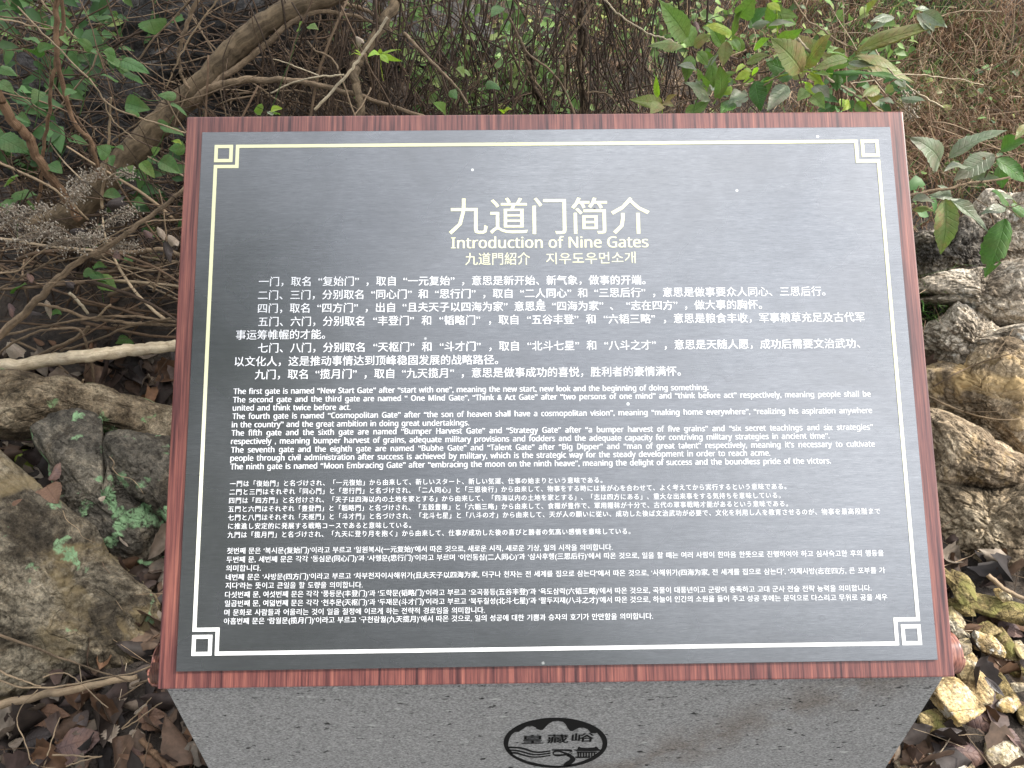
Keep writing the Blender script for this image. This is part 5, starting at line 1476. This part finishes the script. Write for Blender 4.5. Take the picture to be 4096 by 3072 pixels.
plant('leafy_branch', 'branch with big dull grey green leaves hanging over the right boulders', 'plant', [
    (z4, (1480, 1400), (1230, 1185), 150, GL_C, 'ovate'), (z4, (1560, 1370), (2065, 1125), 150, GL_C), (z4, (1950, 1330), (1600, 1570), 140, GL_C, 'lance', 0, 1),
    (z4, (1970, 1375), (2230, 1580), 120, GL_D), (z4, (2010, 1300), (2240, 1220), 130, GL_D), (z4, (1720, 1515), (2000, 1535), 70, GL_C),
    (zr1, (1530, 60), (1490, 540), 160, GL_B), (zr1, (1560, 60), (1900, 345), 105, GL_C), (zr1, (2050, 230), (1870, 745), 165, GL_D, 'lance', -.05, 3),
    (zr1, (2060, 130), (1830, 195), 90, GL_C), (zr1, (2075, 125), (1930, -10), 120, GL_D), (zr1, (1240, 70), (1440, 90), 75, GL_C),
    (zr1, (1590, 40), (1380, 30), 60, GL_C), (z4, (1700, 1440), (1520, 1480), 90, GL_C), (zr1, (2100, 110), (2240, 220), 80, GL_D),
    (z4, (2240, 1080), (2130, 1210), 60, GL_B), (zr1, (1250, 150), (1440, 170), 60, GL_B)],
    [(z4, [(1480, 1480), (1650, 1560), (1830, 1580), (1960, 1380), (2100, 1340), (2260, 1290)], 10, 12, BK_BR, 1.42),
     (zr1, [(1970, 60), (2060, 130), (2240, 90)], 9, 9, BK_BR, 1.4),
     (zr1, [(2060, 130), (2045, 230)], 8, 8, BK_BR, 1.4), (zr1, [(2070, 140), (2150, 200), (2240, 300)], 8, 7, BK_BR, 1.4)], 1.42, G1, 5)
G2 = 'nettle leaved stems at the left'
plant('nettle_plant', 'stem with round toothed green leaves in front of the leaning trunk', 'plant', [
    (z1, (800, 425), (655, 340), 75, GL_R, 'ovate'), (z1, (995, 490), (885, 445), 90, GL_R, 'ovate'), (z1, (1035, 570), (915, 510), 85, GL_R, 'ovate'),
    (z1, (1050, 520), (1295, 640), 105, GL_R, 'ovate'), (z1, (1115, 600), (990, 570), 80, GL_R, 'ovate'), (z1, (1075, 630), (1240, 735), 65, GL_R, 'ovate'),
    (z1, (1010, 700), (870, 650), 70, GL_R, 'ovate'), (z1, (1525, 830), (1360, 825), 75, GL_R, 'ovate'), (z1, (1085, 890), (1300, 950), 115, GL_R, 'ovate'),
    (z1, (1200, 980), (1080, 960), 60, GL_R, 'ovate'), (z1, (1290, 170), (1340, 300), 165, GL_R, 'ovate'), (z1, (780, 440), (840, 470), 40, GL_R, 'ovate')],
    [(z1, [(690, 1000), (760, 700), (800, 430), (900, 500), (1050, 600), (1150, 700)], 7, 6, GL_R, 1.72), (z1, [(1150, 800), (1300, 870), (1520, 830)], 6, 6, GL_R, 1.75)], 1.72, G2)
plant('nettle_plant', 'shaded green leaves at the left edge above the bent branch', 'plant', [
    (z1, (340, 500), (185, 420), 110, GL_R, 'ovate'), (z1, (-10, 710), (125, 810), 95, GL_R, 'ovate'), (z1, (-10, 590), (150, 660), 85, GL_R, 'ovate'),
    (z1, (150, 1000), (270, 1070), 70, GL_R, 'ovate'), (z1, (-10, 1190), (250, 1330), 170, GL_R, 'ovate'), (z1, (330, 440), (480, 400), 60, GL_R, 'ovate'),
    (z1, (220, 330), (370, 400), 60, GL_R, 'ovate'), (z1, (60, 860), (-30, 960), 80, GL_R, 'ovate'), (z1, (540, 310), (600, 400), 50, GL_A, 'ovate'),
    (z1, (-10, 110), (140, 80), 60, GL_R, 'ovate'), (z1, (360, 790), (280, 900), 80, GL_R, 'ovate'), (z1, (640, 780), (560, 830), 70, GL_R, 'ovate')],
    [(z1, [(300, 1100), (340, 800), (330, 500), (260, 300)], 8, 6, GL_R, 1.75)], 1.75, G2)
plant('nettle_plant', 'leaves crowding between the leaning trunk and the board corner', 'plant', [
    (z1, (1400, 1080), (1590, 1180), 85, GL_R, 'ovate'), (z1, (1600, 1270), (1455, 1290), 95, GL_R, 'ovate'), (z1, (945, 1340), (835, 1265), 100, GL_R, 'ovate'),
    (z1, (970, 1280), (1065, 1300), 95, GL_R, 'ovate'), (z1, (1320, 1330), (1390, 1280), 55, GL_A, 'ovate'), (z1, (1475, 890), (1620, 1010), 45, GL_R, 'ovate'),
    (z1, (1220, 1400), (1340, 1540), 90, GL_A, 'ovate'), (z1, (1500, 1215), (1570, 1250), 45, GL_Y, 'ovate'), (z1, (1380, 1390), (1560, 1500), 110, GL_R, 'ovate'),
    (z1, (940, 1350), (970, 1440), 70, GL_R, 'ovate'), (z1, (1360, 1060), (1460, 1070), 50, GL_R, 'ovate'), (z1, (1100, 1440), (1170, 1470), 50, GL_A, 'ovate')],
    [(z1, [(1250, 1600), (1300, 1400), (1400, 1200), (1500, 1000)], 8, 6, GL_R, 1.76)], 1.76, G2)
plant('nettle_plant', 'dark green leaves low at the left edge below the bent branch', 'plant', [
    (zl1, (40, 170), (160, 60), 90, GL_R, 'ovate'), (zl1, (100, 40), (320, 30), 130, GL_R, 'ovate'), (zl1, (120, 870), (230, 800), 90, GL_D, 'ovate'),
    (zl1, (310, 160), (230, 90), 90, GL_R, 'ovate'), (z1, (60, 1600), (160, 1520), 90, GL_A, 'ovate'), (z1, (420, 1420), (540, 1500), 100, GL_R, 'ovate'),
    (zl1, (20, 90), (120, 150), 90, GL_R, 'ovate')],
    [(zl1, [(150, 400), (160, 150), (200, 0)], 8, 6, GL_R, 1.8)], 1.8, G2)
plant('nettle_plant', 'spotted green leaves glowing in the gap under the flower heads', 'plant', [
    (zl1, (800, 690), (920, 780), 90, GL_R, 'ovate'), (zl1, (850, 740), (1020, 860), 110, GL_A, 'ovate'), (zl1, (720, 700), (820, 690), 60, GL_R, 'ovate'),
    (zl1, (910, 640), (800, 660), 60, GL_R, 'ovate'), (zl1, (1070, 570), (1150, 600), 55, GL_R, 'ovate'), (zl1, (1350, 1540), (1470, 1555), 55, GL_A, 'round'),
    (zl1, (1010, 1290), (1160, 1310), 90, GL_D, 'ovate'), (zl1, (440, 1040), (530, 1060), 80, GL_D, 'ovate'), (zl1, (1160, 80), (1260, 110), 60, GL_R, 'ovate'),
    (zl1, (900, 20), (1060, 60), 90, GL_R, 'ovate')],
    [(zl1, [(900, 950), (860, 780), (800, 640)], 7, 5, GL_R, 1.78)], 1.78, G2)
plant('palmate_sprig', 'bright green sprig with five narrow leaflets hung on the vines', 'plant', [
    (z2, (1075, 465), (1250, 432), 36, GL_Y), (z2, (1080, 470), (1268, 528), 36, GL_Y), (z2, (1075, 470), (1148, 548), 40, GL_Y),
    (z2, (1070, 468), (965, 490), 44, GL_Y), (z2, (1075, 460), (1075, 420), 26, GL_Y), (z2, (905, 480), (825, 470), 34, GL_Y), (z2, (900, 470), (850, 430), 26, GL_Y)],
    [(z2, [(1100, 700), (1080, 560), (1075, 465)], 6, 5, GL_Y, 1.74)], 1.74)
plant('small_weed', 'pair of pale green lobed leaves just above the board top centre', 'plant', [
    (z2, (1640, 990), (1530, 890), 95, GL_A, 'ovate'), (z2, (1800, 640), (1730, 590), 60, GL_A, 'ovate'), (z2, (1850, 640), (1760, 610), 60, GL_A, 'ovate'),
    (z2, (1680, 780), (1740, 860), 70, GL_R, 'ovate'), (z2, (2140, 985), (2090, 940), 40, GL_Y), (z2, (2140, 960), (2212, 945), 36, GL_Y),
    (z2, (2120, 60), (2030, 150), 100, GL_R, 'ovate'), (z2, (2000, 700), (2110, 780), 70, GL_R, 'ovate')],
    [(z2, [(1650, 1020), (1700, 850), (1790, 640)], 6, 5, GL_R, 1.78)], 1.78)
plant('small_weed', 'small light leaves peeping over the board top near its left end', 'plant', [
    (z2, (40, 990), (30, 900), 60, GL_A, 'ovate'), (z2, (130, 950), (230, 940), 50, GL_Y, 'ovate'), (z2, (120, 960), (140, 1000), 50, GL_C, 'ovate'),
    (z2, (200, 990), (130, 970), 40, GL_A, 'ovate'), (z2, (370, 260), (400, 190), 70, GL_A, 'ovate'), (z2, (460, 220), (540, 260), 60, GL_A, 'ovate')],
    [(z2, [(120, 1020), (150, 900), (300, 500), (380, 250)], 6, 5, GL_R, 1.76)], 1.76)

# ---- filler foliage further back, each bush its own thing, its leaves one part
BUSH = attr_mat('bush_leaf', .5, .3, .35, .35)
def bush(px_, py_, Y, rad, n, size, cols, lab, seed, sq=(1, .6, .8)):
    r = np.random.default_rng(seed)
    c = at(px_, py_, Y)
    zb = terr1(c[0], c[1])
    root = empty('background_shrub', (float(c[0]), float(c[1]), zb), lab, 'shrub', 'leafy shrubs on the bank')
    mb = MB()
    for i in range(n):
        d = norm(r.normal(size=3)) * rad * r.uniform(.25, 1) ** .5 * np.asarray(sq)
        s = size * r.uniform(.6, 1.3)
        V, f, uv = leaf_geo(s, s * r.uniform(.4, .65), nu=5, nv=2, shape='ovate', bend=r.uniform(.2, .9), fold=.3, seed=i + seed)
        a = r.uniform(0, 2 * np.pi)
        M = frame(np.zeros(3), np.array([math.cos(a), math.sin(a) * .5, r.uniform(-.9, .3)]), norm(np.array([r.normal() * .4, -.6, .8])))
        mb.add(V @ M.T + c + d, f, uv, np.asarray(cols)[r.integers(0, len(cols))] * r.uniform(.6, 1.2))
    o = mb.build('foliage', BUSH, root, wloc=(0, 0, 0), origin=np.array(root.location))
    mb = MB()
    P = []
    for i in range(7):
        e = c + norm(r.normal(size=3)) * rad * .7 * np.asarray(sq)
        P.append(crom([[c[0] + r.normal() * .02, c[1], zb - .02], [c[0] + r.normal() * .05, c[1], (c[2] + zb) / 2 + .02], e], 10))
    tubes(mb, np.array(P), np.tile(np.linspace(.004, .0015, 10), (7, 1)), 5, np.tile([[.12, .08, .05]], (7, 1)))
    mb.build('stems', TW, root, wloc=(0, 0, 0), origin=np.array(root.location))['kind'] = 'stuff'
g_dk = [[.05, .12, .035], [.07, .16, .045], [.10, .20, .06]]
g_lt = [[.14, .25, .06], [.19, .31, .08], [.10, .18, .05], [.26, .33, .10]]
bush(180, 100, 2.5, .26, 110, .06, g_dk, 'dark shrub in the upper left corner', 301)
bush(330, 40, 3.1, .3, 120, .06, g_lt, 'light green shrub right of the one in the upper left corner', 303)
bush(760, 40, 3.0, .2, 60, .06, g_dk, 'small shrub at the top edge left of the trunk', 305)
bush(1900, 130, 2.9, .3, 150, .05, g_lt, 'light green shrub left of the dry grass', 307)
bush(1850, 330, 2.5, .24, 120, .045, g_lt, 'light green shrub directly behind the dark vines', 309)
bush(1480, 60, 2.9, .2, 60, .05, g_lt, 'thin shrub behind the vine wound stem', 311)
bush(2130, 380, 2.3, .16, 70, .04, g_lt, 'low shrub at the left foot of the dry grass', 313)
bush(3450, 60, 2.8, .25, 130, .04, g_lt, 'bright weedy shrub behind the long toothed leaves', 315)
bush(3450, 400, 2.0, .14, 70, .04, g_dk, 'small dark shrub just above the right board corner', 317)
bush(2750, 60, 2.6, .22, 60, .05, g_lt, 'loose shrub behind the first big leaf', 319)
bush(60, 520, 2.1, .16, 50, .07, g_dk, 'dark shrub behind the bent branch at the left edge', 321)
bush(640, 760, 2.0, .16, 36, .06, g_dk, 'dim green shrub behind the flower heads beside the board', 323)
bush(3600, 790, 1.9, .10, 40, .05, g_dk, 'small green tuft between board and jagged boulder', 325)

# ================================================================== DRIED FLOWER HEADS
FLW = attr_mat('dried_flower', .8, .1, .35, .2)
def panicle(fn, a, b_, Y, n, spread, lab, seed):
    r = np.random.default_rng(seed)
    A, B = at(*fn(*a), Y), at(*fn(*b_), Y)
    root = empty('dried_flower_head', tuple(A), lab, 'dried flowers', 'dried flower heads at the left')
    mb = MB()
    tubes(mb, crom([A, (A + B) / 2 + [0, 0, .01], B], 14)[None], np.linspace(.0022, .0008, 14)[None], 6, np.array([[.30, .24, .17]]))
    mb.build('stem', TW, root, wloc=(0, 0, 0), origin=A)
    t = r.uniform(.1, 1, n)
    base = A[None] + (B - A)[None] * t[:, None]
    d = r.normal(size=(n, 3)) * [1, .6, .8]
    ln = spread * r.uniform(.3, 1, n) * (1.1 - .6 * t)
    tipp = base + norm(d) * ln[:, None] + [0, 0, .004]
    S = 6
    tt = np.linspace(0, 1, S)[None, :, None]
    P = base[:, None] + (tipp - base)[:, None] * tt
    P = P + np.sin(tt * np.pi) * (r.normal(size=(n, 1, 3)) * .006)
    mb = MB()
    tubes(mb, P, np.tile(np.linspace(.0007, .0004, S), (n, 1)), 3, np.tile([[.33, .27, .21]], (n, 1)))
    mb.build('side_stalks', TW, root, wloc=(0, 0, 0), origin=A)['kind'] = 'stuff'
    mb = MB()
    m_ = 3
    c = (tipp[:, None] + r.normal(size=(n, m_, 3)) * .0055).reshape(-1, 3)
    o8 = np.array([[1, 0, 0], [-1, 0, 0], [0, 1, 0], [0, -1, 0], [0, 0, 1.5], [0, 0, -1.3]])
    f8 = np.array([[0, 2, 4], [2, 1, 4], [1, 3, 4], [3, 0, 4], [2, 0, 5], [1, 2, 5], [3, 1, 5], [0, 3, 5]])
    s = r.uniform(.0013, .0026, len(c))
    V = c[:, None] + o8[None] * s[:, None, None]
    f = (f8[None] + np.arange(len(c))[:, None, None] * 6).reshape(-1, 3)
    col = np.repeat(np.array([[.42, .37, .30]]) * r.uniform(.4, 1.1, (len(c), 1)), 6, 0)
    mb.add(V.reshape(-1, 3), f, None, col)
    mb.build('seed_heads', FLW, root, wloc=(0, 0, 0), origin=A)['kind'] = 'stuff'
panicle(zl1, (-20, 330), (420, 140), 1.58, 74, 0.0396, 'greyish dried flower head at the left edge, topmost of the cluster', 1)
panicle(zl1, (60, 440), (560, 330), 1.56, 105, 0.0432, 'dense dried flower head in the middle of the left cluster', 2)
panicle(zl1, (380, 470), (880, 400), 1.57, 117, 0.0432, 'dense pale dried flower head below the climbing branch', 3)
panicle(zl1, (560, 120), (720, 0), 1.6, 43, 0.0324, 'dried flower head standing above the others on the dark gap', 4)
panicle(zl1, (820, 330), (1180, 160), 1.62, 55, 0.036, 'dried flower head reaching up right to the board', 5)
panicle(zl1, (900, 500), (1200, 470), 1.62, 37, 0.0288, 'small dried flower head drooping nearest the board', 6)
panicle(zl1, (-20, 200), (160, 160), 1.58, 37, 0.036, 'thin dried flower head cut by the left edge', 7)
panicle(z1, (600, 1640), (860, 1490), 1.66, 49, 0.0324, 'dried flower head in front of the trunk foot', 8)
panicle(z1, (900, 1560), (1140, 1500), 1.68, 37, 0.0288, 'dried flower head right of the one before the trunk foot', 9)
panicle(z4, (1190, 800), (1240, 1020), 1.5, 31, 0.0252, 'small dried flower head hanging by the upper right board corner', 10)
# curled dead leaves caught in the twigs
DL = [(zl1, (1420, 420), (1480, 620), 60), (zl1, (1360, 300), (1420, 420), 50), (zl1, (240, 700), (280, 790), 50), (zl1, (170, 1050), (370, 1060), 60), (zl1, (60, 1300), (200, 1430), 110),
      (zl1, (1010, 500), (1030, 600), 50), (zl1, (920, 110), (1090, 90), 120), (zl1, (400, 930), (440, 1100), 40), (zl1, (80, 960), (110, 1090), 50), (zl1, (600, 350), (740, 330), 60),
      (zl1, (1450, 370), (1540, 470), 70), (zl1, (1240, 330), (1320, 400), 60), (zl1, (560, 760), (640, 830), 60), (z2, (860, 320), (930, 370), 60), (z3, (1580, 180), (1600, 300), 55)]
for i, (fn, a, b_, w_) in enumerate(DL):
    Y = 1.66
    A, B = at(*fn(*a), Y), at(*fn(*b_), Y - .02)
    s = dist(A) / 3000 / 2.16
    o = leaf_obj(None, A, B, w_ * s * 1.2, (FL_DARK, FL_PALE, FL_PURP)[i % 3], 'hanging_dead_leaf', 'ovate', None, 400 + i, nu=12, nv=6, bend=1.1, curl=.9, wave=.08, serr=.06)
    tag(o, ['withered leaf hanging beside the board above the bent grey branch', 'grey withered leaf close to the left board edge under the golden stalk', 'small pale withered leaf hung on the drooping stalk',
            'blackish withered leaf draped on the climbing branch', 'large pale withered leaf above the pale log at the left edge', 'withered leaf dangling from the bent grey branch',
            'wide dark withered leaf above the flower heads', 'pale narrow withered leaf hanging below the climbing branch', 'mauve withered leaf at the far left over the dead sticks',
            'black withered leaf among the flower heads', 'pale withered leaf against the left board edge', 'mauve withered leaf in the dark gap near the board',
            'dark withered leaf under the bend of the climbing branch', 'pale withered scrap caught where vines cross the wound stem', 'peach withered leaf hanging between two big green leaves'][i],
        'leaf', 'withered leaves caught in the twigs')

# ================================================================== THE WOOD AROUND THE CLEARING (behind the viewer and to the left) AND AN ADDED SHADE CROWN
WOODL = attr_mat('wood_leaf', .6, .2, .4, .3)
r = np.random.default_rng(500)
mb = MB()
V_, F_, C_ = [], [], []
def crown(c, rad, n, s):
    d = norm(r.normal(size=(n, 3))) * (r.uniform(.2, 1, n) ** .4)[:, None] * rad
    p = np.asarray(c) + d
    a = norm(r.normal(size=(n, 3))); b_ = norm(np.cross(a, r.normal(size=(n, 3))))
    z = s * r.uniform(.6, 1.3, n)[:, None]
    q = np.stack([p - a * z, p - b_ * z * .45, p + a * z, p + b_ * z * .45], 1)
    mb.add(q.reshape(-1, 3), np.arange(n * 4).reshape(n, 4), None, np.repeat(np.array([[.06, .12, .035]]) * r.uniform(.5, 1.6, (n, 1)), 4, 0))
for (c, rad, n) in (((-2.9, -2.5, 5.2), (1.3, 1.9, 2.9), 4300), ((-1.3, -7.2, 4.6), (3.4, 1.6, 2.7), 7500), ((3.4, -8.2, 4.0), (2.9, 1.6, 2.3), 7500),
                    ((-5.5, -.8, 3.4), (2.0, 2.2, 2.2), 4500), ((2.5, 2.3, 4.3), (1.35, 1.5, .9), 1300), ((-6.0, 3.4, 4.0), (1.8, 2.0, 1.7), 3000)):  # trunkless crown ahead at the right is added to shade the left side
    crown(c, rad, n, .17)
P = []
for (x, y) in ((-2.7, -2.5), (-1.3, -7.2), (3.2, -8.5), (-5.5, -.8), (-6., 3.4)):
    P.append(crom([[x, y, terr1(x, y) - .1], [x + .1, y, 1.2], [x, y + .1, 3.2]], 12))
tubes(mb, np.array(P), np.tile(np.linspace(.16, .07, 12), (len(P), 1)), 8, np.tile([[.09, .065, .045]], (len(P), 1)))
tag(mb.build('woodland', WOODL), 'leafy wood standing round the clearing behind the viewer, plus one unseen crown added at the right for shade', 'wood', kind='stuff')
